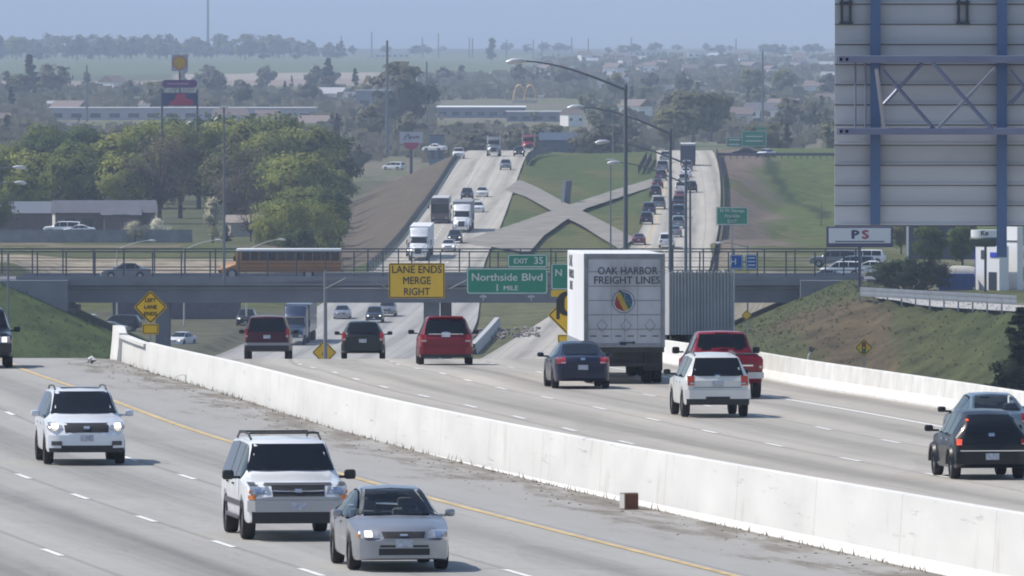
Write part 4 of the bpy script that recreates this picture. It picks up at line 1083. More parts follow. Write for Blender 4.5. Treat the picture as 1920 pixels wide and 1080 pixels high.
loc, rz, rx = pose(1290, 11.2, ZR, False)
r = empty('box_truck', loc, rz, 'dark box truck with pale roof edge heading the queue at the brow', 'lorry', None, rx)
MB().box((0, 3.5, 2.2), (2.55, 7.2, 2.9)).build('cargo_box', M('navy_panel', (.035, .045, .085), rough=.6), r, bevel=.03); MB().box((0, -.1, 3.55), (2.4, .06, .3)).build('roof_trim', M('pale_trim', (.42, .43, .44)), r)
MB().box((0, 3.5, 3.68), (2.5, 7.1, .06)).build('roof', SIDEW, r); MB().box((0, 8.2, 1.6), (2.2, 1.9, 1.9)).build('cab', P_BLU, r, bevel=.15)
MB().box((0, -.08, .7), (2.3, .1, .2)).build('bumper', GUNK, r); tandem(r, (1.2,), rr=.48); tandem(r, (7.6,), rr=.48)

# school bus and saloon crossing the overpass (travelling towards -X)
BUSY = M('school_bus_yellow', (.33, .140, .030), rough=.45, coat=.3, var=.08, scale=1.)
loc = ((527 - 960) / 19.9, 1004.6, -21.74)
r = empty('school_bus', loc, R(90), 'orange-yellow school bus with white roof crossing the overpass', 'bus')
MB().box((0, -.75, 1.62), (2.4, 10.0, 2.0)).build('body', BUSY, r, bevel=.16, smooth=40)
MB().box((0, -.75, 2.72), (2.25, 9.9, .30)).build('roof', M('bus_roof_white', (.80, .80, .79), rough=.5), r, bevel=.12, smooth=40)
c = Car(4.2, 5.75, top=[(4.2, 1.62), (5.3, 1.5), (5.6, 1.36), (5.75, 1.0)], belt=[(4.2, 1.4), (5.75, .8)], bottom=[(4.2, .5), (5.75, .55)], wid=[(4.2, 1.1), (5.4, 1.0), (5.75, .75)], twid=[(4.2, .85), (5.75, .45)], wheels=(), r=.5)
c.body(BUSY, r).name = 'hood'
for sg in (-1, 1):
    for k in range(11):
        MB().box((sg * 1.205, -5.1 + k * .84, 2.18), (.03, .76, .80)).build('side_window', GLASS, r)
    for z in (1.05, 1.45): MB().box((sg * 1.21, -.75, z), (.03, 9.8, .05)).build('rub_rail', BLACK, r)
    for y in (4.6, -2.6): wheel(r, sg * 1.02, y, .5, .3)
    MB().box((sg * 1.45, 4.4, 1.9), (.1, .12, .4)).build('wing_mirror', BLACK, r)
MB().box((0, 4.28, 2.1), (2.1, .05, .75)).build('windshield', GLASS, r); MB().box((0, 5.8, .72), (2.1, .14, .26)).build('bumper', BLACK, r); MB().box((0, -5.8, .72), (2.3, .14, .26)).build('bumper', BLACK, r)
loc = ((236 - 960) / 19.9, 1004.4, -21.74)
r, c = car('sedan', 'sedan', P_GRY, 'grey sedan on the overpass behind the railing ahead of the school bus', 'car', loc, R(90), 0)
front_kit(c, r, (.60, .75, .44, .80), (.60, .72, .36, .40), (.24, .56, .76), None, (.4,), on=(True, True)); rear_kit(c, r, (.75, .95, .48, .82), (.3, .6, .8), .62)
MB().box((0, 0, 0), (1.2, 1.4, .02)).build('roof_panel', P_BLK, r, loc=(0, -.3, 1.475))

# ------------------------------------------------------------------ distant traffic: one of each kind with its parts, then copies
def far_proto(kind, oncoming):
    r, c = car('car', kind, P_GRY, 'x', 'car')
    if oncoming:
        H = c.belt(c.y1 - .2)
        front_kit(c, r, (H - .08, H + .06, .46, .82), (H - .1, H + .05, .38, .40), (.4, .6, .8), None, (.45,))
    else: rear_kit(c, r, (.78, 1.0, .55, .82), (.4, .66, .82), .62)
    return r
PROTO = {(k, d): far_proto(k, d) for k in ('sedan', 'suv', 'minivan', 'pickup') for d in (True, False)}
PROTO[('bigsuv', True)] = far_proto('bigsuv', True); PROTO[('bigsuv', False)] = far_proto('bigsuv', False)
NAME = dict(sedan='sedan', suv='sport_utility', minivan='minivan', pickup='pickup_truck', bigsuv='sport_utility')
CAT = dict(sedan='car', suv='SUV', minivan='minivan', pickup='pickup', bigsuv='SUV')
def far_car(kind, px, py, m, label, onc, group, lit=False, zf=None, Y=None, X=None, rz=None, z=None, s=None):
    zf = zf or (ZL if onc else ZR)
    if Y is None: Y = ground_at(px, py, zf, 1050, 1895)
    p = PROTO[(kind, onc)]; o = copy_tree(p); o.name = NAME[kind]
    ss_ = F / Y; loc, rz0, rx = pose(px, ss_, zf, onc)
    if z is not None: loc = (loc[0], loc[1], z); rx = 0
    o.location = loc; o.rotation_euler = (rx, 0, rz0 if rz is None else rz)
    tag(o, label, CAT[kind], group)
    for ch in o.children:
        n = ch.name.split('.')[0]
        if n == 'body': ch.material_slots[0].link = 'OBJECT'; ch.material_slots[0].material = m
        if lit and n == 'headlight_bulb': ch.material_slots[0].link = 'OBJECT'; ch.material_slots[0].material = LAMPON
    return o
GI = 'traffic coming down the distant rising road'; GO = 'queue of traffic climbing the distant road'
far_car('suv', 776, 480, P_GRY, 'grey SUV just ahead of the lowest white lorry on the rising road', True, GI, True)
far_car('sedan', 841, 470, P_WHITE, 'white car with lit lamps level with the lowest white lorry', True, GI, True)
far_car('suv', 853, 456, P_BLK, 'black car right behind the white car with lit lamps'.replace('right ', 'close '), True, GI, True)
far_car('sedan', 896, 397, P_WHITE2, 'white sedan beside the streamlined white lorry', True, GI)
far_car('suv', 876, 374, P_BLK, 'black car half hidden behind the streamlined white lorry', True, GI)
far_car('sedan', 904, 369, P_CREAM, 'white car alone halfway up the rising road', True, GI)
far_car('suv', 948, 318, P_GRY, 'dark grey car just below the lorry on the brow', True, GI)
far_car('suv', 973, 293, P_BLK, 'black car with two lit headlamps on the brow', True, GI, True)
far_car('pickup', 860, 297, P_WHITE, 'white pickup at the very end of the dark roadside rail', True, GI)
far_car('sedan', 642, 597, P_SILV, 'silver car on the pavement seen beneath the overpass', True, GI)
far_car('suv', 703, 604, P_NAVY, 'dark blue SUV with lit lamps seen beneath the overpass', True, GI, True)
far_car('suv', 727, 592, P_GRY, 'grey SUV following the dark blue one beneath the overpass', True, GI)
far_car('pickup', 463, 612, P_BLK, 'dark pickup with pale hood under the overpass above the maroon SUV', True, GI, True)
far_car('sedan', 340, 0, P_WHITE, 'white car with lit lamps beside the dark bridge pier', True, None, True, Y=1085, rz=math.pi - .35)
for k, (kind, px, py, m, l) in enumerate([
    ('sedan', 1198, 459, paint('plum_paint', (.12, .035, .06)), 'plum red car with the widest gap behind it, last in the queue'),
    ('suv', 1212, 420, P_NAVY, 'navy SUV second from the end of the inner queue'),
    ('minivan', 1217, 401, P_BLU, 'dark blue minivan close ahead of the navy SUV'),
    ('bigsuv', 1235, 392, P_GRY, 'pale grey SUV straddling the lanes beside the dark blue minivan'),
    ('suv', 1229, 369, P_BLK, 'black SUV in the middle of the inner queue'),
    ('sedan', 1233, 352, P_MAR, 'dark maroon car directly ahead of the black SUV in the queue'),
    ('minivan', 1239, 338, paint('mauve_paint', (.10, .06, .12)), 'dull purple minivan in the upper inner queue'),
    ('bigsuv', 1242, 322, paint('lilac_grey_paint', (.22, .21, .25)), 'lilac grey SUV ahead of the purple minivan'),
    ('pickup', 1248, 304, P_SILV, 'silver pickup with dark load on the outbound brow'),
    ('bigsuv', 1250, 464, P_WHITE, 'white SUV at the tail of the outer queue beside the lamp post'),
    ('sedan', 1266, 444, P_GRY, 'grey car close ahead of the white SUV in the outer queue'),
    ('suv', 1271, 428, P_BLUG, 'blue-grey SUV in the outer queue behind the lamp posts'),
    ('bigsuv', 1272, 408, P_BLU, 'large dark blue SUV in the outer queue'),
    ('pickup', 1273, 391, P_NAVY, 'navy pickup in the outer queue ahead of the large dark blue SUV'),
    ('sedan', 1275, 376, P_RED, 'red car half hidden by the lamp post in the outer queue'),
    ('minivan', 1277, 361, P_CREAM, 'off-white minivan ahead of the red car in the outer queue'),
    ('suv', 1296, 360, P_BLK, 'black SUV moving out of the outer queue'),
    ('suv', 1282, 345, P_SILV, 'silver SUV in the upper outer queue'),
    ('sedan', 1286, 332, P_WHITE2, 'white car three behind the dark box truck'),
    ('suv', 1288, 320, P_GRY, 'grey SUV two behind the dark box truck'),
    ('sedan', 1290, 310, P_BLUG, 'blue-grey car following right at the dark box truck'.replace('right ', 'close ')),
]): far_car(kind, px, py, m, l, False, GO)
for p in PROTO.values():
    for ch in list(p.children_recursive): bpy.data.objects.remove(ch)
    bpy.data.objects.remove(p)
# ------------------------------------------------------------------ signs
SG_GREEN = M('sign_green', (.001, .23, .13), rough=.5); SG_YEL = M('sign_yellow', (.80, .48, .01), rough=.55, var=.05, scale=1)
SG_WHITE = M('sign_white', (.62, .66, .64), rough=.5); SG_BLK = M('sign_black', (.025, .022, .02), rough=.6); SG_BLUE = M('sign_blue', (.012, .10, .40), rough=.5)
def rrect(w, h, r=.12, n=4):
    out = []
    for cx, cz, a0 in ((w / 2 - r, h / 2 - r, 0), (-w / 2 + r, h / 2 - r, 90), (-w / 2 + r, -h / 2 + r, 180), (w / 2 - r, -h / 2 + r, 270)):
        for k in range(n + 1): a = R(a0 + 90 * k / n); out.append((cx + r * math.cos(a), cz + r * math.sin(a)))
    return out
def panel(name, parent, loc, w, h, m, border=None, bw=.06, r=.12):
    """flat board facing -Y with an inset border line"""
    o = MB().prism(rrect(w, h, r), 'y', -.02, .04).build(name, m, parent, loc=loc)
    if border:
        a, b_ = rrect(w - .06, h - .06, r), rrect(w - .06 - 2 * bw, h - .06 - 2 * bw, max(r - bw, .02))
        MB().grid([[(p[0], -.026, p[1]) for p in a + a[:1]], [(p[0], -.026, p[1]) for p in b_ + b_[:1]]]).build('border', border, o)
    return o
# gantry with three boards over the outbound lanes
s = 30.0; Yg = F / s; gx = (610 - 960) / s; gzt = -(507 - HOR) / s; gb = zt(gx, Yg)
g = empty('sign_gantry', (gx, Yg, gb), 0, 'pale steel sign gantry pole and truss arm beside the median in front of the overpass', 'gantry')
MB().tube([(0, 0, -.3), (0, 0, gzt - gb)], [.14, .10], 12).build('pole', M('weathered_pole', (.21, .22, .24), rough=.6, metal=.3), g, smooth=40)
tb = MB(); za, zb_ = -(511 - HOR) / s - gb, -(541 - HOR) / s - gb; LA = 19.5
for yy in (-.35, .35):
    for z in (za, zb_): tb.tube([(0, yy, z), (LA, yy, z)], .045, 6)
    for k in range(10):
        x0 = k * LA / 10; tb.tube([(x0, yy, za if k % 2 else zb_), (x0 + LA / 10, yy, zb_ if k % 2 else za)], .03, 5)
for k in range(11): tb.tube([(k * LA / 10, -.35, za), (k * LA / 10, .35, za)], .025, 4)
tb.build('truss_arm', M('weathered_pole', (.21, .22, .24)), g, smooth=40)
def sgn(px0, px1, py0, py1, s): return ((px0 + px1) / 2 - 960) / s, -((py0 + py1) / 2 - HOR) / s, (px1 - px0) / s, (py1 - py0) / s
def board(name, label, px0, px1, py0, py1, s, m, border, cat='sign', dy=-.6, r=.14, group=None):
    x, z, w, h = sgn(px0, px1, py0, py1, s)
    o = empty(name, (x, F / s + dy, z), 0, label, cat, group)
    panel('board', o, (0, 0, 0), w, h, m, border, r=r)
    return o, w, h
o, w, h = board('warning_sign', 'yellow overhead sign reading LANE ENDS MERGE RIGHT', 729, 834, 493, 559, s, SG_YEL, SG_BLK, r=.1)
for k, tx in enumerate(('LANE ENDS', 'MERGE', 'RIGHT')): text_mesh('lettering', tx, .66, SG_BLK, o, (0, -.04, h * (.31 - .315 * k)), fit=(3.1, 1.72, 1.62)[k], bold=.012)
for x in (-1., 1.): MB().box((x, .22, 0), (.08, .34, 1.9)).build('bracket', GALV, o)
o, w, h = board('exit_sign', 'green overhead sign reading Northside Blvd 1 MILE with an EXIT 35 tab', 875, 1027, 502, 551, s, SG_GREEN, SG_WHITE, r=.16)
text_mesh('lettering', 'Northside', .66, SG_WHITE, o, (-.80, -.04, .22), fit=2.85, bold=.014); text_mesh('lettering', 'Blvd', .66, SG_WHITE, o, (1.56, -.04, .22), fit=1.28, bold=.014); text_mesh('lettering', '1', .60, SG_WHITE, o, (-.62, -.04, -.43)); text_mesh('lettering', 'MILE', .42, SG_WHITE, o, (.22, -.04, -.45), sx=1.1)
t_ = panel('exit_tab', o, (w / 2 - 1.27, 0, h / 2 + .44), 2.5, .84, SG_GREEN, SG_WHITE, r=.1)
text_mesh('lettering', 'EXIT', .44, SG_WHITE, t_, (-.42, -.04, -.02)); text_mesh('lettering', '35', .62, SG_WHITE, t_, (.70, -.04, 0))
for x in (-1.5, 1.5):
    MB().box((x, .25, -.2), (.08, .34, 2.1)).build('bracket', GALV, o); MB().box((x, -.35, -h / 2 - .16), (.42, .5, .12)).build('sign_light', GALV, o, bevel=.03)
o, w, h = board('lane_sign', 'green overhead sign beginning with N above a yellow strip, mostly hidden by the lorry', 1033, 1160, 493, 543, s, SG_GREEN, SG_WHITE, r=.14)
text_mesh('lettering', 'N', .62, SG_WHITE, o, (-w / 2 + .48, -.04, .22)); panel('yellow_strip', o, (0, 0, -h / 2 - .22), w, .42, SG_YEL, None, r=.04)
MB().box((0, .25, -.2), (.08, .34, 2.1)).build('bracket', GALV, o)

def posted(name, label, px, py, s, shape, size, m, ground=None, text=(), plaque=None, post=GALV, postw=.09, border=SG_BLK, bo=.05):
    x = (px - 960) / s; Y = F / s; z = -(py - HOR) / s; zb = zt(x, Y) if ground is None else ground
    o = empty(name, (x, Y, zb), 0, label, 'sign'); H = z - zb
    MB().box((0, .08, H / 2 - .1), (postw, postw, H + .3)).build('post', post, o)
    if shape == 'diamond':
        b = panel('board', o, (0, 0, H), size, size, m, border, bw=bo, r=.09); b.rotation_euler = (0, R(45), 0)
    else: b = panel('board', o, (0, 0, H), size[0], size[1], m, border, bw=bo, r=.08)
    for tx, sz, tx_x, tx_z, tm in text: text_mesh('lettering', tx, sz, tm, o, (tx_x, -.045, H + tx_z), bold=.02)
    if plaque:
        pw, ph, pz, pm = plaque; panel('plaque', o, (0, 0, H + pz), pw, ph, pm, border, bw=.03, r=.05)
    return o, H
posted('warning_sign', 'yellow diamond sign reading LEFT LANE ENDS with a small plaque, behind the barrier end', 282, 576, 42, 'diamond', 1.07, SG_YEL,
       text=[('LEFT', .24, 0, .30, SG_BLK), ('LANE', .24, 0, 0, SG_BLK), ('ENDS', .24, 0, -.30, SG_BLK)], plaque=(.72, .46, -.98, SG_YEL))
posted('warning_sign', 'yellow diamond sign at the foot of the gantry pole, lower half sunk behind the brow', 608, 661, 29, 'diamond', 1.14, SG_YEL, text=[('500', .22, 0, -.1, SG_BLK)])
o, H = posted('warning_sign', 'yellow diamond sign standing at the edge of the lorry with a plaque beneath', 1073, 591, 42, 'diamond', 1.56, SG_YEL, plaque=(1.3, .36, -1.05, SG_YEL))
panel('curve_symbol', o, (-.08, -.03, H + .52), 1.25, 1.12, SG_BLK, None, r=.5); panel('curve_symbol_centre', o, (.05, -.07, H + .52), .78, .80, SG_YEL, None, r=.25)
o, H = posted('signal_ahead_sign', 'yellow diamond traffic-signal-ahead sign on the weedy bank', 1620, 652, 28, 'diamond', .88, SG_YEL, ground=-(740 - HOR) / 28)
MB().box((0, -.04, H), (.26, .02, .74)).build('symbol', SG_BLK, o)
for dz, cm in ((.22, (.6, .03, .02)), (0, (.7, .4, .02)), (-.22, (.02, .3, .08))): MB().prism(disc(12, .085), 'y', -.062, -.052).build('symbol_lamp', M('symbol_%d' % int(dz * 100), cm), o, loc=(0, 0, H + dz))
posted('warning_sign', 'small yellow sign under the overpass end beyond the blue signs', 1400, 591, 21, 'diamond', .70, SG_YEL, ground=-27.5)
o, H = posted('service_sign', 'pair of blue service signs side by side on one pale post', 1381, 491, 33, 'rect', (.72, .82), SG_BLUE, border=SG_WHITE, bo=.03, post=M('pale_post', (.62, .63, .60), rough=.6), postw=.13)
o.children[1].location.x = -.18 + .0
b = panel('second_board', o, (.86, 0, H), .66, .82, SG_BLUE, SG_WHITE, bw=.03, r=.06); MB().box((.35, .06, H), (1.4, .06, .08)).build('cross_arm', GALV, o)
text_mesh('lettering', 'H', .5, SG_WHITE, o, (-.18, -.045, H)); 
for k in range(3): MB().box((.86, -.03, H + .22 - k * .2), (.4, .012, .07)).build('text_line', SG_WHITE, o)
# distant green boards
o, H = posted('exit_sign', 'distant green exit board with three rows of white lettering beside the climbing road', 1373, 405, 16., 'rect', (3.75, 2.12), SG_GREEN, border=SG_WHITE, bo=.10, postw=.2)
for k, tx in enumerate(('N W Nampa', 'Franklin', 'EXIT')): text_mesh('lettering', tx, .55, SG_WHITE, o, (0, -.05, H + .62 - k * .62), bold=.01)
Y2 = 2120; s2 = F / Y2
for px0, px1, py0, py1, lab in ((1362, 1392, 252, 276, 'pale green board of the distant twin signs over the outbound brow'), (1391, 1437, 240, 275, 'darker stepped green board of the distant twin signs over the outbound brow')):
    x = ((px0 + px1) / 2 - 960) / s2; z = -((py0 + py1) / 2 - HOR) / s2; w, h = (px1 - px0) / s2, (py1 - py0) / s2; zb = zt(x, Y2)
    o = empty('exit_sign', (x, Y2, zb), 0, lab, 'sign'); MB().box((w * .3, .1, (z - zb) / 2), (.25, .25, z - zb)).build('post', DSTEEL, o)
    panel('board', o, (0, 0, z - zb - .25), w, h - .6, SG_GREEN if px0 > 1380 else M('sign_green_pale', (.03, .20, .12)), SG_WHITE, bw=.08)
    if px0 > 1380: panel('exit_tab', o, (w * .28, 0, z - zb + h / 2 - .1), w * .42, .7, SG_GREEN, SG_WHITE, bw=.05)
    for k in range(2): MB().box((0, -.04, z - zb + .2 - k * .9), (w * .7, .02, .22)).build('text_line', SG_WHITE, o)

# back of a big highway sign on its truss, close by
s = 125.0; Yb = F / s
def bx(px): return (px - 960) / s
def bz(py): return -(py - HOR) / s
RIBP = M('sign_back_aluminium', (.50, .51, .53), rough=.6, metal=0, var=.08, scale=1.2, stretch=(.3, 1, 3))
PLK = [RIBP, M('sign_back_aluminium_pale', (.56, .57, .59), rough=.6, var=.06, scale=1.2), M('sign_back_aluminium_dull', (.45, .46, .48), rough=.6, var=.08, scale=1.2)]; SEAM = M('plank_seam_dark', (.16, .165, .19), rough=.8)
BEAM = M('blue_grey_beam', (.11, .17, .30), rough=.5, metal=.2, var=.08, scale=1)
r = empty('highway_sign_back', (bx(1565), Yb, bz(422)), 0, 'ribbed metal back of a large highway sign with two blue-grey uprights', 'sign')
ox, oz = bx(1565), bz(422)
def bp(mb, name, m, **k): o = mb.build(name, m, r, **k); o.location = (-ox, -Yb, -oz); return o
z = bz(422); k = 0
while z < bz(-120):
    bp(MB().box(((bx(1565) + bx(2130)) / 2, Yb + .02, z + .150), (bx(2130) - bx(1565), .06, .296)).box(((bx(1565) + bx(2130)) / 2, Yb - .012, z + .012), (bx(2130) - bx(1565), .05, .022)), 'panel_plank', PLK[int(z * 7.7) % 3])
    bp(MB().box(((bx(1565) + bx(2130)) / 2, Yb - .016, z - .003), (bx(2130) - bx(1565), .02, .03)), 'plank_seam', SEAM)
    z += .302
for a, b_, lo in ((1631, 1650, 421), (1868, 1887, 482)):
    bp(MB().box((bx((a + b_) / 2), Yb - .10, (bz(lo) + bz(-130)) / 2), (.05, .14, bz(-130) - bz(lo))).box((bx((a + b_) / 2), Yb - .16, (bz(lo) + bz(-130)) / 2), ((b_ - a) / s, .03, bz(-130) - bz(lo))), 'upright_beam', BEAM)
for a in (1578, 1797):
    q = MB()
    for x in (a, a + 16): q.box((bx(x), Yb - .05, bz(22)), (.035, .05, .36))
    for y_ in (5, 43): q.box((bx(a + 8), Yb - .06, bz(y_)), (.20, .05, .035))
    bp(q, 'bracket', DSTEEL)
# the truss that carries it
r2 = empty('sign_truss', (bx(1567), Yb - .5, bz(250)), 0, 'galvanised steel truss with crossed braces carrying the large ribbed sign back', 'gantry')
def tp(mb, name, m, **k): o = mb.build(name, m, r2, **k); o.location = (-bx(1567), -(Yb - .5), -bz(250)); return o
TRS = M('truss_steel', (.20, .22, .31), rough=.45, metal=.35, var=.08, scale=2)
XE = bx(1567) + 24
for yy, sh in ((Yb - .42, 0), (Yb - 1.22, 0)):
    tp(MB().box(((bx(1567) + XE) / 2, yy, bz(111)), (XE - bx(1567), .10, .11)), 'top_chord', TRS, bevel=.012)
    tp(MB().box(((bx(1567) + XE) / 2, yy, bz(245)), (XE - bx(1567), .10, .10)), 'bottom_chord', TRS, bevel=.012)
def dg(x0, y0, x1, y1, yy, w=.05, m=TRS, dy=0): tp(MB().tube([(bx(x0), yy, bz(y0)), (bx(x1), yy + dy, bz(y1))], w / 2, 6), 'brace', m, smooth=60)
yb_ = Yb - .42; yf = Yb - 1.22
BRB = M('bright_brace', (.38, .40, .46), rough=.45, metal=.4)
x = 1650
while x < 1650 + 24 * 125:
    dg(x, 132, x + 95, 240, yf, .062); dg(x + 78, 117, x + 5, 195, yb_, .062); dg(x + 92, 117, x + 202, 240, yf - .03, .065); dg(x + 212, 128, x + 105, 240, yb_ - .25, .055, M('mid_brace', (.27, .29, .35), rough=.5, metal=.3), dy=-.1); x += 236
for x in (1602, 1621): dg(x, 117, x, 240, yb_, .035)
for x in (1638,): dg(x, 128, x + 17, 240, yf, .06, M('bright_brace', (.55, .57, .62), rough=.35, metal=.6), dy=.7)
for x in (1572, 1583): tp(MB().box((bx(x), Yb - .82, bz(245)), (.04, .9, .04)).box((bx(x), Yb - .82, bz(111)), (.04, .9, .04)), 'cross_tie', TRS)
tp(MB().box((XE - .2, Yb - .82, (bz(95) - 11) / 2), (.45, .9, bz(95) + 11)), 'support_post', TRS)

# ------------------------------------------------------------------ lighting columns
POLE = M('lamp_post_steel', (.15, .17, .20), rough=.5, metal=.45)
HEAD = M('lamp_head', (.55, .57, .60), rough=.35, metal=.3)
def street_lamp(label, px, py, hx, hy, s, base=None, group=None, r0=.11, bend=.30):
    x = (px - 960) / s; Y = F / s; zt_ = -(py - HOR) / s; zb = zt(x, Y) if base is None else base
    o = empty('street_lamp', (x, Y, zb), 0, label, 'street lamp', group); H = zt_ - zb
    MB().tube([(0, 0, -.2), (0, 0, H)], [r0 * 1.25, r0 * .62], 10).tube([(0, 0, H), (0, 0, H + .12)], [r0 * .7, r0 * .5], 8).build('pole', POLE, o, smooth=40)
    dx, dz = (hx - px) / s, -(hy - py) / s
    pts = []
    for k in range(9):
        t = k / 8; pts.append((dx * t, 0, H - .12 + dz * (1.45 * t - .45 * t * t * t) * (1.0)))
    MB().tube(pts, [lerp(.055, .035, k / 8) for k in range(9)], 8).build('arm', POLE, o, smooth=50)
    sg = -1 if dx < 0 else 1
    e = pts[-1]
    MB().tube([(e[0] - sg * .1, 0, e[2]), (e[0] + sg * .12, 0, e[2] + .01), (e[0] + sg * .5, 0, e[2] - .02), (e[0] + sg * .72, 0, e[2] - .06)], [.05, .12, .14, .06], 10).build('lamp_head', HEAD, o, smooth=50)
    return o
street_lamp('tall street lamp with a long curved arm rising behind the white lorry', 1173, 163, 982, 109, 45)
street_lamp('street lamp with a lower arm beside the taller one, its post crossing the queue', 1257, 246, 1092, 196, 39)
street_lamp('third street lamp in line, its post half hidden by the ribbed trailer', 1286, 303, 1140, 262, 33)
street_lamp('fourth street lamp in line, its post close against the third', 1294, 346, 1160, 301, 29)
def mast(name, label, px, py0, s, r0=.16, base=None, head=None, cat='pole', group=None, m=None, r1=None):
    x = (px - 960) / s; Y = F / s; zb = zt(x, Y) if base is None else base; H = -(py0 - HOR) / s - zb
    o = empty(name, (x, Y, zb), 0, label, cat, group)
    MB().tube([(0, 0, -.3), (0, 0, H)], [r0, r1 or r0 * .6], 8).build('pole', m or POLE, o, smooth=40)
    if head == 'box':
        MB().box((0, 0, H + .06), (head_w, .35, .16)).box((0, 0, H - .1), (.12, .12, .3)).build('lamp_head', HEAD, o, bevel=.04)
    return o
head_w = 1.0
mast('street_lamp', 'slim post-top lamp standing in the grass median below the X-shaped crossover', 1145, 300, 16.5, .12, head='box', cat='street lamp')
mast('street_lamp', 'faint far post-top lamp seen above the grass median', 1149, 204, 9.0, .2, head='box', cat='street lamp')
head_w = .8
mast('street_lamp', 'lamp post on the overpass in front of the school bus bonnet', 420, 202, 20.1, .14, base=-21.8, head='box', cat='street lamp')
mast('utility_pole', 'bare steel pole on the grassy bank by the overpass wing wall', 15, 470, 22.5, .13, cat='pole')
mast('utility_pole', 'tallest dark high-mast pole above the bank of the rising road', 726, 76, 8, .42)
mast('utility_pole', 'high-mast pole next to the white and red restaurant sign', 800, 116, 6.6, .40)
mast('utility_pole', 'high-mast pole rising out of the green trees away from the petrol sign', 163, 122, 6.2, .38)
mast('utility_pole', 'high-mast pole by the twin green boards', 1430, 96, 7, .36)
mast('radio_mast', 'faint thin radio mast on the wooded skyline', 390, -40, 2.3, 1.2, cat='mast', r1=.8)
GP = 'faint poles along the far skyline'
for i, (px, y0) in enumerate([(822, 62), (880, 70), (886, 72), (697, 60), (792, 70), (950, 74), (1000, 74), (1016, 76), (1072, 70), (1103, 72), (1184, 70), (1380, 72), (640, 68)]):
    mast('utility_pole', 'faint pole on the hazy skyline', px, y0, 2.4, .55, group=GP, r1=.45)
GA = 'lamp arms showing over the overpass railing'
for hx, hy, px, py, l in ((280, 449, 219, 466, 'pale lamp arm over the railing nearer the white blossom bushes'), (405, 448, 345, 466, 'pale lamp arm over the railing below the tall white blossom tree'), (523, 447, 462, 468, 'pale lamp arm over the railing just above the school bus')):
    o = street_lamp(l, px, py, hx, hy, 17.5, r0=.09, group=GA)
    for ch in o.children: ch.data.materials[0] = M('pale_arm', (.50, .50, .47), rough=.5)
street_lamp('upper lamp head reaching in over the trees at the picture edge', -50, 322, 27, 310, 30)
street_lamp('lower lamp head reaching in over the trees at the picture edge', -50, 350, 30, 339, 27)
street_lamp('low lamp whose pale head pokes over the railing by the blue signs', 1402, 461, 1355, 453, 17.5, r0=.08)
mast('utility_pole', 'small pole on the grass slope beside the ribbed sign back', 1540, 378, 13, .09)

# ------------------------------------------------------------------ roadside rails
RAIL = M('guard_rail_steel', (.30, .32, .36), rough=.45, metal=.6, var=.1, scale=1)
DRAIL = M('dark_guard_rail', (.085, .095, .125), rough=.6, metal=.3)
def guard_rail(label, pts, m, h=.72, per=3.8, face=.34, name='guard_rail', th=.07):
    p0 = Vector(pts[0]); r = empty(name, p0, 0, label, 'guard rail')
    P = [Vector(p) - p0 for p in pts]; mb = MB()
    rows = []
    for p in P: rows.append([p + Vector((0, -th, h - face)), p + Vector((0, -th - .03, h - face * .75)), p + Vector((0, -th + .02, h - face / 2)), p + Vector((0, -th - .03, h - face * .25)), p + Vector((0, -th, h)), p + Vector((0, th, h)), p + Vector((0, th, h - face)), p + Vector((0, -th, h - face))])
    mb.grid(rows).build('beam', m, r)
    L = 0; pm = None
    for a, b in zip(P, P[1:]):
        n = max(1, round((b - a).length / per))
        for k in range(n):
            q = a + (b - a) * k / n
            if pm is None: pm = MB().box((0, 0, h / 2 - .12), (.13, .13, h + .2)).build('post', m, r); o = pm
            else: o = pm.copy(); COL.objects.link(o)
            o.location = q + Vector((0, .12, 0)); L += 1
            if L > 95: break
    return r
e = [(30.2 + 1.1 * k, 925.5 - 2.86 * k, -22.2) for k in range(12)]
guard_rail('galvanised guard rail along the ramp at the top of the weedy bank', e, RAIL, h=1.46, face=.78)
def along(off, Y0, Y1, st, zf=ZL, dz=0): return [(XM(Y) + off(Y), Y, zf(Y) + dz) for Y in ysteps(Y0, Y1, st)]
guard_rail('long dark guard rail down the outer edge of the distant rising road', along(lambda Y: -LOUT(Y) - .3, 1290, 1900, 20), DRAIL, per=8, h=1.0, face=.7)
guard_rail('long dark guard rail along the outer edge of the distant climbing road', along(lambda Y: ROUT(Y) + .3, 1290, 1885, 20, ZR), DRAIL, per=8, h=1.25, face=1.15, th=.15)
guard_rail('short dark curved guard rail at the brow beside the grass median', [((px - 960) * Y / F, Y, ZL(Y)) for px, Y in ((988, 1790), (994, 1830), (1004, 1860), (1018, 1880), (1036, 1895))], DRAIL, h=1.3, face=1.1, per=8, th=.2)
guard_rail('dark stub of guard rail at the median edge below the outbound brow', [((px - 960) * Y / F, Y, ZL(Y)) for px, Y in ((1197, 1735), (1205, 1790), (1213, 1850))], DRAIL, h=1.2, face=.8, per=8)
guard_rail('second dark stub of guard rail parallel at the outbound brow', [((px - 960) * Y / F, Y, ZL(Y)) for px, Y in ((1207, 1735), (1215, 1790), (1222, 1850))], DRAIL, h=1.2, face=.8, per=8)
guard_rail('dark rail along the flat top of the grass slope by the twin green boards', [((px - 960) * 1862 / F, 1862, -19.2) for px in range(1346, 1600, 12)], M('violet_grey_rail', (.10, .10, .15), rough=.7), h=.9, face=.5, per=9)
guard_rail('low grey guard rail with a pale top crossing the pavement beyond the brow', [((px - 960) * 850 / F, 850, ZR(850) + 1.0) for px in (903, 940, 975, 1006, 1040)], DSTEEL, h=.75, face=.42, per=3)
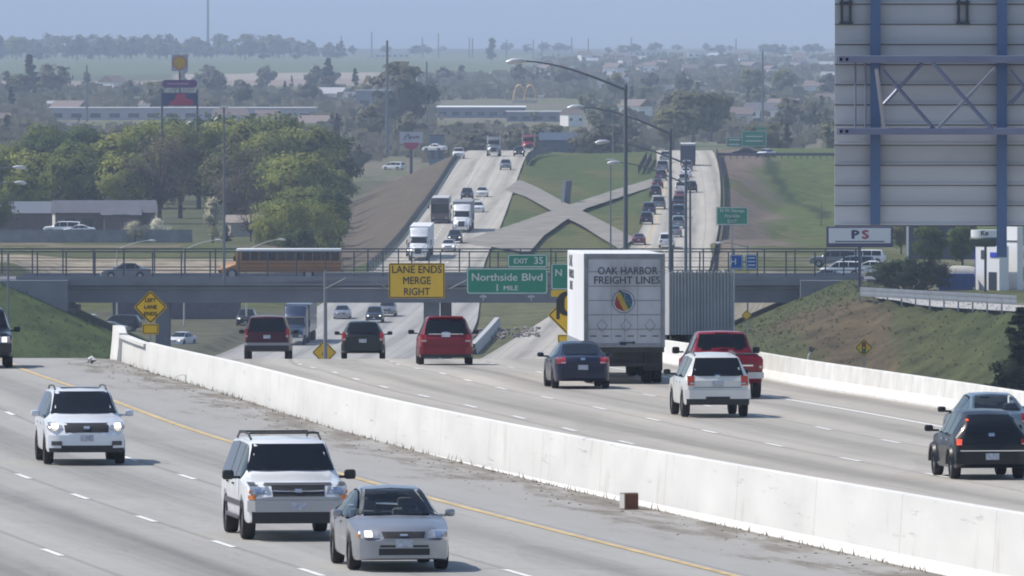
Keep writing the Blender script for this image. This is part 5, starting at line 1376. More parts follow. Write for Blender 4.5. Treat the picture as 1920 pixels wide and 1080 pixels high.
# concrete end of the inner wall under the bridge and rubble by it
mbx = MB(); rows = []
for k in range(9):
    px = lerp(886, 932, k / 8); Y = lerp(1062, 1145, k / 8); X = (px - 960) * Y / F; z = ZL(Y)
    rows.append([(X - .45, Y, z - .1), (X - .25, Y, z + .95), (X + .25, Y, z + .95), (X + .45, Y, z - .1)])
o = mbx.grid(rows).build('inner_barrier', M('pale_barrier', (.42, .43, .44), rough=.8, var=.08)); tag(o, 'short pale concrete barrier beneath the overpass next to the red minivan', 'barrier')
STONE = M('rubble_stone', (.22, .20, .18), rough=.95, var=.3, scale=2)
rb = MB()
for k in range(170):
    px = rnd.uniform(872, 1012); Y = rnd.uniform(1108, 1135) + (px - 930) * .06; X = (px - 960) * Y / F; q = rnd.uniform(.08, .30)
    rb.box((X, Y, ZL(Y) + q * .3), (q * 1.5, q, q), rz=rnd.random() * 3, rx=rnd.random())
tag(rb.build('rubble', STONE), kind='stuff')
MBs = MB().prism([(-1.6, 0), (1.6, 0), (1.6, .35), (-1.6, .35)], 'z', 0, 3.4)
Yc = 1570; xc = (1060 - 960) * Yc / F
o = empty('crossover_slab', (xc, Yc, ZL(Yc) - .2), R(84), 'dark tilted slab with one edge coloured as sunlit at the centre of the X-shaped crossover', 'barrier')
MB().box((0, 0, 1.7), (4.2, .55, 3.4), ry=0.0).build('panel', M('slab_dark', (.10, .10, .14), rough=.7), o, bevel=.04); MB().box((-2.16, 0, 1.7), (.14, .46, 3.5)).build('lit_edge', M('pale_trim', (.42, .43, .44)), o)  # paler strip paints the sunlit edge of the slab
o.rotation_euler = (.10, 0, R(78))

# ------------------------------------------------------------------ litter by the barrier
def on_left(px, py): s = (py - 187) / 8.5; return ((px - 960) / s, F / s, ZL(F / s) + .006)
x, y, z = on_left(1180, 956)
o = empty('cardboard_box', (x, y, z), .35, 'small brown cardboard box lying against the foot of the tall barrier', 'box')
MB().box((0, 0, .17), (.30, .30, .33)).build('carton', M('cardboard', (.22, .12, .07), rough=.9, var=.12, scale=5), o, bevel=.008); MB().box((0, -.155, .17), (.25, .012, .27)).build('front_face', M('card_face', (.13, .055, .035), rough=.9), o); MB().box((-.155, 0, .17), (.012, .27, .30)).build('label', M('card_label', (.5, .5, .48), rough=.9), o); MB().box((0, .02, .345), (.30, .26, .012)).build('flap', M('card_label', (.5, .5, .48)), o)
x, y, z = on_left(343, 713)
MBt = MB(); rows = []
for k in range(11):
    a = math.pi * k / 10; rows.append([(.26 * math.cos(a) * q, w_, .16 * math.sin(a) * q) for q, w_ in ((1, -.12), (1.05, 0), (1, .12))])
o = MBt.grid(rows).build('tyre_scrap', TYRE, smooth=60, loc=(x, y, z)); tag(o, 'curved black scrap of tyre tread near the barrier', 'tyre scrap')
x, y, z = on_left(170, 676)
o = MB().tube([(0, 0, 0), (.1, 0, .10), (.02, .05, .17), (-.06, 0, .12), (-.1, 0, .02)], [.05, .10, .09, .08, .04], 7).build('plastic_bag', M('bag_white', (.7, .7, .68)), smooth=60, loc=(x, y, z)); tag(o, 'scrap of white plastic on the verge by the barrier end block', 'litter')
gr = MB()
for k in range(520):
    Y = rnd.uniform(185, 350); o_ = -abs(rnd.gauss(0, .9)) - .03
    if o_ < -3.4: continue
    q = rnd.choice((.01, .014, .018, .022, .03)); gr.box((XM(Y) + o_, Y, ZL(Y) + q * .3), (q * 1.8, q * 1.2, q * .8), rz=rnd.random() * 3)
tag(gr.build('gravel', M('grit_stone', (.17, .155, .135), rough=.95, var=.4, scale=3)), kind='stuff')
wd_ = MB()
for k in range(420):      # dry weeds rooted in the joint
    Y = rnd.uniform(185, 345); o_ = -abs(rnd.gauss(0, .10)) - .01; h_ = rnd.uniform(.03, .12) * rnd.choice((.6, 1, 1.5)); a = rnd.uniform(-.5, .5)
    b = len(wd_.v); X = XM(Y) + o_; z = ZL(Y)
    wd_.v += [(X - .012, Y, z), (X + .012, Y, z), (X + a * h_, Y + rnd.uniform(-.05, .05), z + h_)]; wd_.f.append((b, b + 1, b + 2))
tag(wd_.build('weeds', M('dry_weed', (.20, .17, .09), rough=.9, var=.3, scale=9)), kind='stuff')
x = (1517 - 960) / 50; o = empty('leaning_post', (x, 400, zt(x, 400)), 0, 'pale post leaning over behind the precast barrier row', 'post')
zz = -(660 - HOR) / 50 - zt(x, 400); MB().tube([(-.5, 0, -.2), (.0, 0, zz - .1), (.12, 0, zz + .12)], .045, 6).build('stake', M('pale_post', (.62, .63, .60)), o); MB().box((.1, 0, zz + .1), (.16, .05, .16), ry=.5).build('bracket', DSTEEL, o)
# ------------------------------------------------------------------ planting
def leaf_material(name, lo, hi, rough=.8):
    m = bpy.data.materials.new(name); m.use_nodes = True; t = m.node_tree; b = t.nodes['Principled BSDF']
    tc = t.nodes.new('ShaderNodeTexCoord'); n = t.nodes.new('ShaderNodeTexNoise'); n.inputs['Scale'].default_value = .55; n.inputs['Detail'].default_value = 3
    oi = t.nodes.new('ShaderNodeObjectInfo'); ad = t.nodes.new('ShaderNodeMath'); ad.operation = 'MULTIPLY_ADD'; ad.inputs[1].default_value = .5
    sb = t.nodes.new('ShaderNodeMath'); sb.operation = 'SUBTRACT'; sb.inputs[1].default_value = .25
    rp = t.nodes.new('ShaderNodeValToRGB'); rp.color_ramp.elements[0].position = .30; rp.color_ramp.elements[1].position = .70
    rp.color_ramp.elements[0].color = (*lo, 1); rp.color_ramp.elements[1].color = (*hi, 1)
    t.links.new(tc.outputs['Object'], n.inputs['Vector']); t.links.new(oi.outputs['Random'], ad.inputs[0]); t.links.new(n.outputs['Fac'], ad.inputs[2])
    t.links.new(ad.outputs[0], sb.inputs[0]); t.links.new(sb.outputs[0], rp.inputs[0]); t.links.new(rp.outputs[0], b.inputs['Base Color'])
    b.inputs['Roughness'].default_value = rough; b.inputs['Specular IOR Level'].default_value = .15
    o = t.nodes['Material Output']; tl = t.nodes.new('ShaderNodeBsdfTranslucent'); ms = t.nodes.new('ShaderNodeMixShader'); ms.inputs[0].default_value = .38
    t.links.new(rp.outputs[0], tl.inputs[0]); t.links.new(b.outputs[0], ms.inputs[1]); t.links.new(tl.outputs[0], ms.inputs[2]); t.links.new(ms.outputs[0], o.inputs[0])
    return m
LEAF = dict(green=leaf_material('spring_leaf', (.120, .155, .036), (.285, .300, .078)), deep=leaf_material('deep_leaf', (.050, .085, .028), (.125, .170, .050)),
            olive=leaf_material('budding_leaf', (.105, .112, .050), (.20, .195, .085)), bare=leaf_material('twig', (.095, .082, .062), (.165, .140, .105)),
            conifer=leaf_material('needle', (.020, .036, .020), (.055, .078, .036)), white=leaf_material('blossom', (.50, .48, .34), (.78, .75, .62)), town=leaf_material('far_leaf', (.105, .105, .070), (.19, .178, .12)))
BARK = M('bark', (.085, .068, .052), rough=.95, var=.25, scale=2)
def crown_mesh(rs, n, kind, lsize, H=10., clumps=26):
    """leaf clumps through a crown of height ~H whose trunk foot is the origin"""
    cl = []
    for i in range(clumps):
        if kind == 'conifer':
            t = rs.random() ** .8; z = H * (.06 + .92 * t); rad = H * .24 * (1 - t) + .12; a = rs.random() * 6.283; q = rad * math.sqrt(rs.random()); cl.append((q * math.cos(a), q * math.sin(a), z, .05 * H * (1.15 - t)))
        elif kind == 'tall':
            t = rs.random(); z = H * (.14 + .84 * t); rad = H * .15 * math.sin(math.pi * min(1, .22 + .78 * t)) + .05; a = rs.random() * 6.283; q = rad * rs.random() ** .5; cl.append((q * math.cos(a), q * math.sin(a), z, .07 * H))
        elif kind == 'bushy':
            u = rs.uniform(-1, 1); a = rs.random() * 6.283; k = rs.uniform(.6, 1.0); hr = math.sqrt(max(0, 1 - u * u * .8)); cl.append((H * .5 * hr * k * math.cos(a), H * .5 * hr * k * math.sin(a), H * .50 + u * k * H * .46, H * rs.uniform(.08, .14)))
        else:
            u = rs.uniform(-1, 1); a = rs.random() * 6.283; k = rs.uniform(.55, 1.0)
            hr = math.sqrt(max(0, 1 - u * u)); wid = H * (.36 if kind == 'round' else .44)
            cl.append((wid * hr * k * math.cos(a), wid * hr * k * math.sin(a), H * .60 + u * k * H * .36, H * rs.uniform(.075, .125)))
    vs, fs = [], []
    for i in range(n):
        cx, cy, cz, cr = cl[rs.randrange(len(cl))]
        d = Vector((rs.gauss(0, 1), rs.gauss(0, 1), rs.gauss(0, .8))); 
        p = Vector((cx, cy, cz)) + d * cr * .62
        if p.z < H * (.0 if kind == 'bushy' else .10): continue
        nrm = (d.normalized() * .8 + Vector((rs.uniform(-1, 1), rs.uniform(-1, 1), rs.uniform(-.3, 1)))).normalized()
        if nrm.dot(p - Vector((0, 0, H * .45))) < 0: nrm.negate()
        nrm = (nrm + (p - Vector((0, 0, H * .45))).normalized() * .7).normalized()
        a = nrm.orthogonal().normalized(); a = Matrix.Rotation(rs.random() * 6.283, 3, nrm) @ a; b = nrm.cross(a)
        s1, s2 = lsize * rs.uniform(.6, 1.3), lsize * rs.uniform(.4, .8); k = len(vs)
        vs += [tuple(p - a * s1), tuple(p + b * s2), tuple(p + a * s1), tuple(p - b * s2)]; fs.append((k + 3, k + 2, k + 1, k))
    return vs, fs, cl
def soften(o, H, low):
    '''leaf normals lean outward from the crown so light rolls over it'''
    me = o.data; c = Vector((0, 0, H * (.35 if low else .48))); ns = []
    for p in me.polygons:
        d = p.center - c; d.z *= .8; n = d.normalized() * .82 + p.normal * (.38 if p.normal.dot(d) > 0 else -.38); n.normalize(); ns += [n] * p.loop_total
    me.polygons.foreach_set('use_smooth', [True] * len(me.polygons)); me.normals_split_custom_set([tuple(n) for n in ns])
def tree_proto(name, seed, n, shape, lsize, mat, H=10., clumps=26, limbs=7):
    rs = random.Random(seed); vs, fs, cl = crown_mesh(rs, n, shape, lsize, H, clumps)
    r = empty(name, (0, 0, 0)); soften(mesh_obj('crown', vs, fs, mat, r), H, shape in ('bushy', 'conifer'))
    mb = MB().tube([(0, 0, -.4), (.05, 0, H * .2), (0, .08, H * .45), (.05, 0, H * .78)], [H * .030, H * .022, H * .015, H * .004], 7)
    for c in cl[:limbs]: mb.tube([(0, 0, H * rs.uniform(.16, .34)), (c[0] * .5, c[1] * .5, lerp(H * .3, c[2], .6)), (c[0] * .9, c[1] * .9, c[2])], [H * .014, H * .008, H * .002], 5, cap=False)
    mb.build('trunk', BARK, r, smooth=60)
    return r
TP = dict(
    g1=tree_proto('deciduous_tree', 1, 5200, 'round', .30, LEAF['green'], clumps=34), g2=tree_proto('deciduous_tree', 2, 5200, 'wide', .30, LEAF['green'], clumps=40), g3=tree_proto('deciduous_tree', 3, 4600, 'tall', .28, LEAF['green'], clumps=36),
    h1=tree_proto('deciduous_tree', 21, 5600, 'bushy', .28, LEAF['green'], clumps=44), h2=tree_proto('deciduous_tree', 22, 5200, 'bushy', .28, LEAF['deep'], clumps=40), d1=tree_proto('deciduous_tree', 4, 4600, 'round', .30, LEAF['deep'], clumps=32), o1=tree_proto('budding_tree', 5, 3400, 'round', .24, LEAF['olive'], clumps=44, limbs=20), o2=tree_proto('budding_tree', 6, 2600, 'wide', .22, LEAF['bare'], clumps=50, limbs=34),
    b1=tree_proto('bare_tree', 16, 900, 'wide', .16, LEAF['bare'], clumps=60, limbs=50),
    c1=tree_proto('conifer', 7, 3000, 'conifer', .30, LEAF['conifer'], clumps=60, limbs=3), cb=tree_proto('evergreen_bush', 23, 3600, 'bushy', .32, LEAF['conifer'], clumps=40), w1=tree_proto('blossom_tree', 8, 2600, 'round', .22, LEAF['white'], clumps=22), w2=tree_proto('blossom_tree', 9, 2600, 'tall', .26, LEAF['white'], clumps=30),
    f1=tree_proto('town_tree', 10, 700, 'round', .75, LEAF['town'], clumps=20, limbs=3), f2=tree_proto('town_tree', 11, 700, 'wide', .8, LEAF['town'], clumps=20, limbs=3), f3=tree_proto('town_tree', 12, 600, 'tall', .75, LEAF['town'], clumps=18, limbs=3), f4=tree_proto('town_tree', 13, 700, 'round', .75, LEAF['olive'], clumps=18, limbs=3), f5=tree_proto('town_conifer', 14, 600, 'conifer', .7, LEAF['conifer'], clumps=24, limbs=2))
USED = set()
def plant(k, px, Y, H, label, group=None, wide=1., cat='tree', z=None, X=None, name=None):
    if X is None: X = (px - 960) * Y / F
    p = TP[k]
    o = copy_tree(p)
    if name: o.name = name
    s = H / 10.; o.location = (X, Y, (zt(X, Y) if z is None else z) - .1); o.scale = (s * wide, s * wide, s); o.rotation_euler = (0, 0, rnd.random() * 6.283)
    return tag(o, label, cat, group)
GT = 'dense spring-green trees behind the house and fence'
LT = 'spring-green deciduous tree in the dense belt behind the house and the long fence'
for px, Y, H, k, w in [(-30, 1640, 12, 'g2', 1), (12, 1760, 13, 'g1', 1), (40, 1600, 9, 'g2', 1), (70, 1700, 12.5, 'g1', 1), (100, 1840, 14, 'd1', 1.1), (128, 1660, 11.5, 'g2', 1), (160, 1760, 13.5, 'g1', 1), (190, 1660, 11, 'd1', 1.1),
                      (205, 1790, 15, 'g1', 1), (235, 1640, 12, 'g2', .9), (262, 1800, 15.5, 'g2', 1), (372, 1790, 16, 'g1', 1.1), (300, 1850, 16, 'g2', 1), (430, 1800, 16.5, 'g2', 1), (455, 1860, 17.5, 'd1', 1.2), (480, 1760, 15.5, 'g1', 1.1), (520, 1850, 17.2, 'g2', 1.),
                      (545, 1640, 12.2, 'g1', 1.15), (575, 1800, 15.5, 'g2', 1), (560, 1600, 12.5, 'g2', 1.1), (592, 1640, 11, 'g1', 1.1), (520, 1610, 10.5, 'g2', 1.2), (615, 1830, 14.2, 'd1', 1.), (560, 1540, 7.8, 'g2', 1.5), (590, 1560, 8.0, 'd1', 1.4), (628, 1700, 8.5, 'g2', 1.), (-10, 1560, 7, 'd1', 1.3),
                      (535, 1350, 7.4, 'h1', 1.), (572, 1360, 8.8, 'h1', 1.), (595, 1400, 9.5, 'h1', .9), (560, 1330, 5.2, 'h2', 1.1), (600, 1335, 4.6, 'h2', 1.1), (505, 1420, 5.6, 'h1', 1.), (612, 1470, 9, 'h2', .8), (80, 1890, 15, 'g2', 1), (340, 1880, 17, 'd1', 1.1), (400, 1700, 12, 'd1', 1.3), (150, 1900, 15, 'd1', 1)]:
    plant(k, px, Y, H * .91, LT, GT, w)
for px, Y, H, k, l in [(300, 1640, 13.5, 'o2', 'brown leafless tree rising above the blossom bushes'), (338, 1690, 14.5, 'o1', 'olive budding tree between the brown tree and the lamp post'), (452, 1545, 10, 'o2', 'brown leafless tree on the bare ground behind the school bus roof'), (440, 1660, 13, 'o1', 'tall olive budding tree behind the lamp post on the overpass'), (500, 1680, 12, 'o1', 'olive budding tree in front of the green belt above the school bus'), (470, 1500, 5.5, 'b1', 'small bare tree just above the school bus front')]:
    plant(k, px, Y, H, l)
plant('w1', 253, 1490, 3.6, 'round white blossom bush above the long fence', wide=1.3, name='blossom_bush'); plant('w1', 300, 1500, 3.9, 'upright white blossom bush next to the round one', wide=1.1, name='blossom_bush'); plant('w2', 399, 1490, 6.2, 'tall narrow white blossom tree by the lamp post', wide=1.1)
plant('c1', 425, 1495, 2.6, 'dark rounded evergreen bush beside the tall white blossom tree', wide=1.6, cat='bush', name='evergreen_bush')
plant('c1', 1912, 650, 6.6, 'dark evergreen at the picture edge below the white building', wide=1.5); plant('c1', 1945, 690, 8, 'second dark evergreen cut by the picture edge', wide=1.5)
for px, Y, H, w, l in ((1668, 1090, 3.2, 1.6, 'dark evergreen shrub closest to the RS sign post'), (1698, 1075, 3.8, 1.6, 'tallest dark evergreen shrub between the RS sign and the blue skip'), (1732, 1085, 3.3, 1.7, 'dark evergreen shrub touching the blue skip')):
    plant('cb', px, Y, H, l.replace('RS ', 'shop '), 'dark shrubs on the level ground above the weedy bank', w, cat='bush', name='evergreen_bush')
for px, Y, H, k, l in ((1742, 1190, 5.2, 'd1', 'dark green tree in front of the low dark building'), (1805, 1205, 5.0, 'd1', 'dark green tree next to the blue skip'), (1700, 1420, 6.8, 'd1', 'dark green tree over the low dark building'), (1790, 1450, 7.2, 'd1', 'dark green tree behind the petrol canopy'), (1690, 1280, 4.0, 'o1', 'olive bush tree beside the shop sign')): plant(k, px, Y, H, l)
# weeds and tussocks on the banks
def tussocks(name, n, f, m, hs):
    vs, fs = [], []
    for i in range(n):
        q = f()
        if q is None: continue
        X, Y = q; z = zt(X, Y); h = rnd.uniform(*hs)
        for k in range(5):
            a = rnd.random() * 6.28; x, y = X + rnd.gauss(0, h * .35), Y + rnd.gauss(0, h * .5); b = len(vs); w = h * .22
            vs += [(x - w * math.cos(a), y - w * math.sin(a), z - .03), (x + w * math.cos(a), y + w * math.sin(a), z - .03), (x + rnd.gauss(0, h * .3), y + rnd.gauss(0, h * .3), z + h * rnd.uniform(.6, 1.1))]; fs.append((b, b + 1, b + 2))
    tag(mesh_obj(name, vs, fs, m), kind='stuff')
def rbank():
    X = rnd.uniform(21, 46); Y = rnd.uniform(845, 996); return (X, Y) if zt(X, Y) > -27.5 else None
def lbank():
    X = rnd.uniform(-48, -30); Y = rnd.uniform(800, 998); return (X, Y) if zt(X, Y) > -29.5 else None
WEED = leaf_material('bank_weed', (.042, .062, .020), (.092, .098, .042)); WEED.node_tree.nodes['Noise Texture'].inputs['Scale'].default_value = .12
WEED2 = leaf_material('slope_weed', (.055, .085, .024), (.115, .125, .050)); WEED2.node_tree.nodes['Noise Texture'].inputs['Scale'].default_value = .1
GRS = leaf_material('bank_grass', (.045, .085, .018), (.100, .140, .036)); GRS.node_tree.nodes['Noise Texture'].inputs['Scale'].default_value = .15
tussocks('weeds', 3600, rbank, WEED, (.06, .20)); tussocks('grass', 4200, lbank, GRS, (.06, .28))
def medg():
    Y = rnd.uniform(1340, 1850); o = rnd.uniform(-LIN(Y) + .6, RIN(Y) - .6); return (XM(Y) + o, Y)
def farslope():
    Y = rnd.uniform(1340, 1840); return (XM(Y) + ROUT(Y) + rnd.uniform(1.5, 34), Y)
DK = M('dark_shrublet', (.06, .05, .035), rough=.95, var=.3)
def rbank2():
    q = rbank(); return q if q and rnd.random() < .5 else None
tussocks('undergrowth', 60, rbank2, DK, (.2, .5))

# ------------------------------------------------------------------ buildings, nearest first
ROOF = M('slate_roof', (.10, .105, .13), rough=.85, var=.12, scale=.8); WALLW = M('white_wall', (.62, .60, .55), rough=.8, var=.05); WALLB = M('beige_wall', (.34, .29, .25), rough=.85, var=.06); WIN = M('window_glass', (.05, .06, .08), rough=.15)
ROOFW = M('white_roof', (.82, .82, .82), rough=.5); BRK = M('brown_siding', (.17, .12, .11), rough=.85, var=.1)
def gable(mb, cx, w, d, h, rh, ov=.4):   # roof ridge along x
    mb.prism([(-d / 2 - ov, h), (d / 2 + ov, h), (0, h + rh)], 'x', cx - w / 2 - ov, cx + w / 2 + ov)
Yh = 1570; sh = F / Yh; xh = (195 - 960) / sh; zh = zt(xh, Yh)
r = empty('house', (xh, Yh, zh), .10, 'long low house with slate roof and one bright white gable end', 'house')
MB().box((0, 0, 1.45), (14.6, 7, 2.9)).build('wall', BRK, r); g_ = MB(); gable(g_, 0, 14.6, 7, 2.9, 1.8); g_.build('roof', ROOF, r)
MB().prism([(-3.5, 0), (3.5, 0), (3.5, 2.9), (0, 4.5), (-3.5, 2.9)], 'x', -7.42, -7.32).build('gable_end', WALLW, r)
MB().box((2.2, -4.6, 1.3), (5, 2.6, 2.6)).build('porch', BRK, r); MB().prism([(-6.2, 2.6), (-3.2, 2.6), (-3.2, 3.6)], 'x', -.8, 5.2).build('porch_roof', ROOF, r)
for x in (-5.2, -2.6): MB().box((x, -3.53, 1.5), (1.5, .06, 1.1)).build('window', WIN, r)
MB().box((2.0, -6.0, 2.75), (2.4, .2, .18)).build('fascia', WALLW, r); MB().box((.6, 1.0, 4.6), (.6, .6, 1.0)).build('chimney', BRK, r)
r = empty('house', ((20 - 960) / sh, Yh + 14, zt((20 - 960) / sh, Yh + 14)), 0, 'grey roofed building cut by the picture edge next to the white gable', 'house')
MB().box((0, 0, 1.3), (13, 7, 2.6)).build('wall', BRK, r); g_ = MB(); gable(g_, 0, 13, 7, 2.6, 1.7); g_.build('roof', M('blue_grey_roof', (.13, .15, .19), rough=.85, var=.08), r)
PK = [(112, 1545, 'bigsuv', 'white'), (140, 1545, 'sedan', 'white')]
Yf = 1490; sf = F / Yf
r = empty('board_fence', ((-30 - 960) / sf, Yf, zt((100 - 960) / sf, Yf)), 0, 'long weathered grey board fence in front of the house', 'fence')
FB = M('weathered_board', (.20, .21, .23), rough=.9, var=.18, scale=.7); Lf = (362 + 30) / sf
fp = MB()
for k in range(int(Lf / .3)): fp.box((k * .3 + .15, rnd.uniform(-.01, .01), .92 + rnd.uniform(-.03, .03)), (.285, .03, 1.84))
fp.build('board_panel', FB, r)
for k in range(int(Lf / 3)): MB().box((k * 3, .08, .95), (.12, .12, 1.95)).build('post', FB, r)
r = empty('shed', ((470 - 960) / 13., 1538, zt((470 - 960) / 13., 1538)), .2, 'small tan shed behind the school bus by the bare tree', 'shed')
MB().box((0, 0, 1.0), (6.5, 4, 2.0)).build('wall', WALLB, r); g_ = MB(); gable(g_, 0, 6.5, 4, 2.0, 1.1, .3); g_.build('roof', M('tan_roof', (.33, .28, .24), rough=.85, var=.08), r)

# fuel sign on twin poles
s = 11.2; Y = F / s; x = (337 - 960) / s; zb = zt(x, Y)
r = empty('fuel_sign', (x, Y, zb), 0, 'tall roadside fuel sign with yellow scallop emblem over purple and blue-red panels', 'sign')
def zz_(py): return -(py - HOR) / s - zb
for sx in (-1, 1): MB().tube([(sx * 2.95, .2, 0), (sx * 2.95, .2, zz_(168))], .17, 8).build('pole', DSTEEL, r)
MB().tube([(0, .2, zz_(198)), (0, .2, zz_(118))], .14, 8).build('pole', DSTEEL, r)
panel('square_panel', r, (.02, 0, zz_(118)), 2.75, 2.75, M('pale_pink_panel', (.46, .38, .46), rough=.5), None)
sc = [(1.02 * (1 + .07 * math.cos(14 * a)) * math.cos(a) * (1.0 if math.sin(a) > -.6 else .75), 1.02 * (1 + .07 * math.cos(14 * a)) * math.sin(a)) for a in [2 * math.pi * k / 84 for k in range(84)]]
MB().prism([(p[0] * 1.12, p[1] * 1.12) for p in sc], 'y', -.06, -.03).build('emblem_rim', M('emblem_red', (.40, .07, .05)), r, loc=(.02, 0, zz_(118)))
MB().prism(sc, 'y', -.09, -.04).build('emblem', M('emblem_gold', (.66, .38, .02)), r, loc=(.02, 0, zz_(118)))
panel('pill_panel', r, (0, 0, zz_(157)), 5.9, 1.3, M('plum_panel', (.15, .05, .20), rough=.5), None, r=.6); MB().box((-.3, -.03, zz_(157)), (3.6, .02, .30)).build('text_line', M('pill_text', (.42, .20, .36)), r)
panel('lower_panel', r, (0, 0, zz_(186)), 5.9, 2.15, M('navy_sign', (.015, .035, .15), rough=.5), None, r=.1)
MB().prism([(-1.8, -1.0), (-1.6, -.3), (-.9, -.2), (-.7, .7), (0, 1.0), (.9, .9), (1.1, .1), (2.2, -.1), (2.3, -1.0)], 'y', -.08, -.04).build('emblem_shape', M('sign_red', (.50, .02, .10), rough=.5), r, loc=(0, 0, zz_(186)))

# white and red restaurant sign
s = 9.4; Y = F / s; x = (771 - 960) / s; zb = zt(x, Y)
r = empty('restaurant_sign', (x, Y, zb), 0, 'white sign board with dark script over a red panel beside the rising road', 'sign')
MB().box((0, .2, (-(280 - HOR) / s - zb) / 2), (.6, .3, -(280 - HOR) / s - zb)).build('post', DSTEEL, r)
panel('board', r, (0, 0, -(258 - HOR) / s - zb), 4.6, 2.3, M('sign_lilac_white', (.52, .50, .56)), None, r=.1)
MB().prism([(-1.5, .6), (1.5, .6), (1.5, 0), (.7, -.7), (-.7, -.7), (-1.5, 0)], 'y', -.05, .05).build('red_panel', M('sign_red2', (.42, .02, .08)), r, loc=(0, 0, -(273 - HOR) / s - zb))
MB().tube([(-1.4, 0, -.5), (-1.1, 0, .2), (-.6, 0, .75), (-.3, 0, .1), (-.4, 0, -.4), (.2, 0, .1), (.6, 0, -.2), (1.0, 0, .15), (1.6, 0, -.1)], .16, 5).build('script', M('sign_ink', (.10, .08, .12)), r, loc=(0, -.06, -(257 - HOR) / s - zb))

# shop sign over the bank
s = 21.0; Y = F / s; x = (1612 - 960) / s; zb = zt(x, Y)
r = empty('shop_sign', (x, Y, zb), 0, 'white framed shop sign with a navy and a red letter on one post', 'sign')
h = -(443 - HOR) / s - zb; MB().box((0, .1, h / 2), (.26, .2, h)).build('post', M('violet_post', (.09, .08, .13)), r)
MB().box((0, .12, h - .05), (5.95, .28, 1.85)).build('frame', M('violet_frame', (.075, .06, .15), rough=.6), r, bevel=.03); MB().box((0, -.04, h + .06), (5.55, .06, 1.35)).build('board', M('sign_pale', (.78, .78, .78), rough=.5), r)
text_mesh('lettering', 'P', 1.05, M('letter_navy', (.02, .03, .13)), r, (-.42, -.08, h + .12), bold=.06, sx=1.25); text_mesh('lettering', 'S', 1.05, M('letter_red', (.42, .03, .06)), r, (.50, -.08, h + .12), bold=.06, sx=1.25)
MB().box((0, -.075, h - .47), (4.4, .02, .13)).build('text_line', M('letter_grey', (.16, .16, .22)), r)

# fuel station beyond the ramp
s = 18.4; Y = F / s
def st(px): return (px - 960) / s
def sz(py): return -(py - HOR) / s
zb = zt(st(1850), Y)
r = empty('station_building', (st(1862), Y + 2, zb), R(-55), 'bright white low building with a dark doorway beside the tall white slab', 'building')
MB().box((0, 0, (sz(462) - zb) / 2), (4.0, 1.2, sz(462) - zb)).build('wall', ROOFW, r)
MB().box((.9, -.62, .9), (1.3, .06, 1.9)).build('door', WIN, r); MB().box((-.6, -.62, sz(478) - zb), (.9, .06, .9)).build('window', WIN, r); MB().box((-2.02, 0, (sz(462) - zb) / 2), (.08, 1.24, sz(462) - zb)).build('corner_trim', M('accent_blue', (.02, .04, .5), rough=.5), r); MB().box((1.2, -.64, sz(478) - zb), (1.4, .06, .5)).build('blue_panel', M('accent_blue', (.02, .04, .5)), r)
r = empty('station_tower', (st(1900), Y + 3, zb), R(-55), 'tall bright white slab crossed by one grey line at the picture edge', 'building')
MB().box((0, 0, (sz(426) - zb) / 2), (2.7, .7, sz(426) - zb)).build('slab', ROOFW, r); MB().box((0, -.37, sz(453) - zb), (2.7, .06, .16)).build('trim_line', DGREY, r)
r = empty('canopy', (st(1843), Y - 6, zb), 0, 'dark green rounded canopy with a white top in front of the white building', 'canopy')
rows = []
for k in range(25):
    a = 2 * math.pi * k / 24; rows.append([(q * math.cos(a) * 1.45, q * math.sin(a) * 1.2, z_) for q, z_ in ((.7, -.95), (1.05, -.55), (1.15, -.15), (1.05, .0))])
MB().grid(rows).build('shade', M('canopy_green', (.03, .06, .04), rough=.6), r, smooth=40, loc=(0, 0, sz(443) - zb))
MB().prism([(p[0] * 1.1, p[1] * .9) for p in disc(24, 1.35)], 'z', 0, .75).build('top', ROOFW, r, loc=(0, 0, sz(443) - zb)); MB().box((0, 0, (sz(455) - zb) / 2), (.25, .25, sz(455) - zb)).build('post', DSTEEL, r)
text_mesh('lettering', 'Ke', .7, M('canopy_green', (.03, .06, .04)), r, (-.15, -1.24, sz(435) - zb), bold=.04)
zc = zt(st(1765), 1250)
r = empty('shop_building', ((1765 - 960) / 16, 1250, zc), 0, 'low dark grey building with a thin white roof edge behind the shrubs', 'building')
MB().box((0, 0, 2.0), (8.0, 7, 4.0)).build('wall', M('slate_wall', (.07, .08, .10), rough=.85, var=.1), r); MB().box((0, -.0, 4.05), (8.3, 7.3, .16)).build('roof_edge', ROOFW, r); MB().box((-4.05, -3.4, 2), (.2, .4, 3.9)).build('corner_trim', ROOFW, r)
r = empty('waste_skip', (st(1793), Y + 2, zt(st(1793), Y + 2)), 0, 'blue steel skip with a pale heap beside it', 'skip')
MB().prism([(-1.7, 0), (1.7, 0), (1.85, 1.6), (-1.85, 1.6)], 'y', -1, 1).build('bin', M('skip_blue', (.02, .06, .26), rough=.5, var=.1), r); MB().box((0, 0, 1.63), (3.8, 2.1, .08)).build('rim', M('skip_rim', (.03, .08, .30)), r)
for k in range(4): MB().box((-1.3 + k * .87, -1.03, .8), (.1, .06, 1.5)).build('rib', M('skip_rim', (.03, .08, .3)), r)
r = empty('covered_load', (st(1802), Y + 6, zt(st(1802), Y + 6)), 0, 'cream tarpaulin covered load standing behind the blue skip', 'trailer')
rows = [[(lerp(-2, 2, i / 8), math.cos(math.pi * j / 8) * 1.1, 1.4 + 1.0 * math.sin(math.pi * j / 8) * (1 - .25 * abs(i / 4 - 1) ** 3)) for j in range(9)] for i in range(9)]
MB().grid(rows).build('tarpaulin', M('tarp_cream', (.46, .44, .38), rough=.8, var=.1), r, smooth=60); MB().box((0, 0, .8), (4, 2.1, 1.2)).build('body', BRK, r)

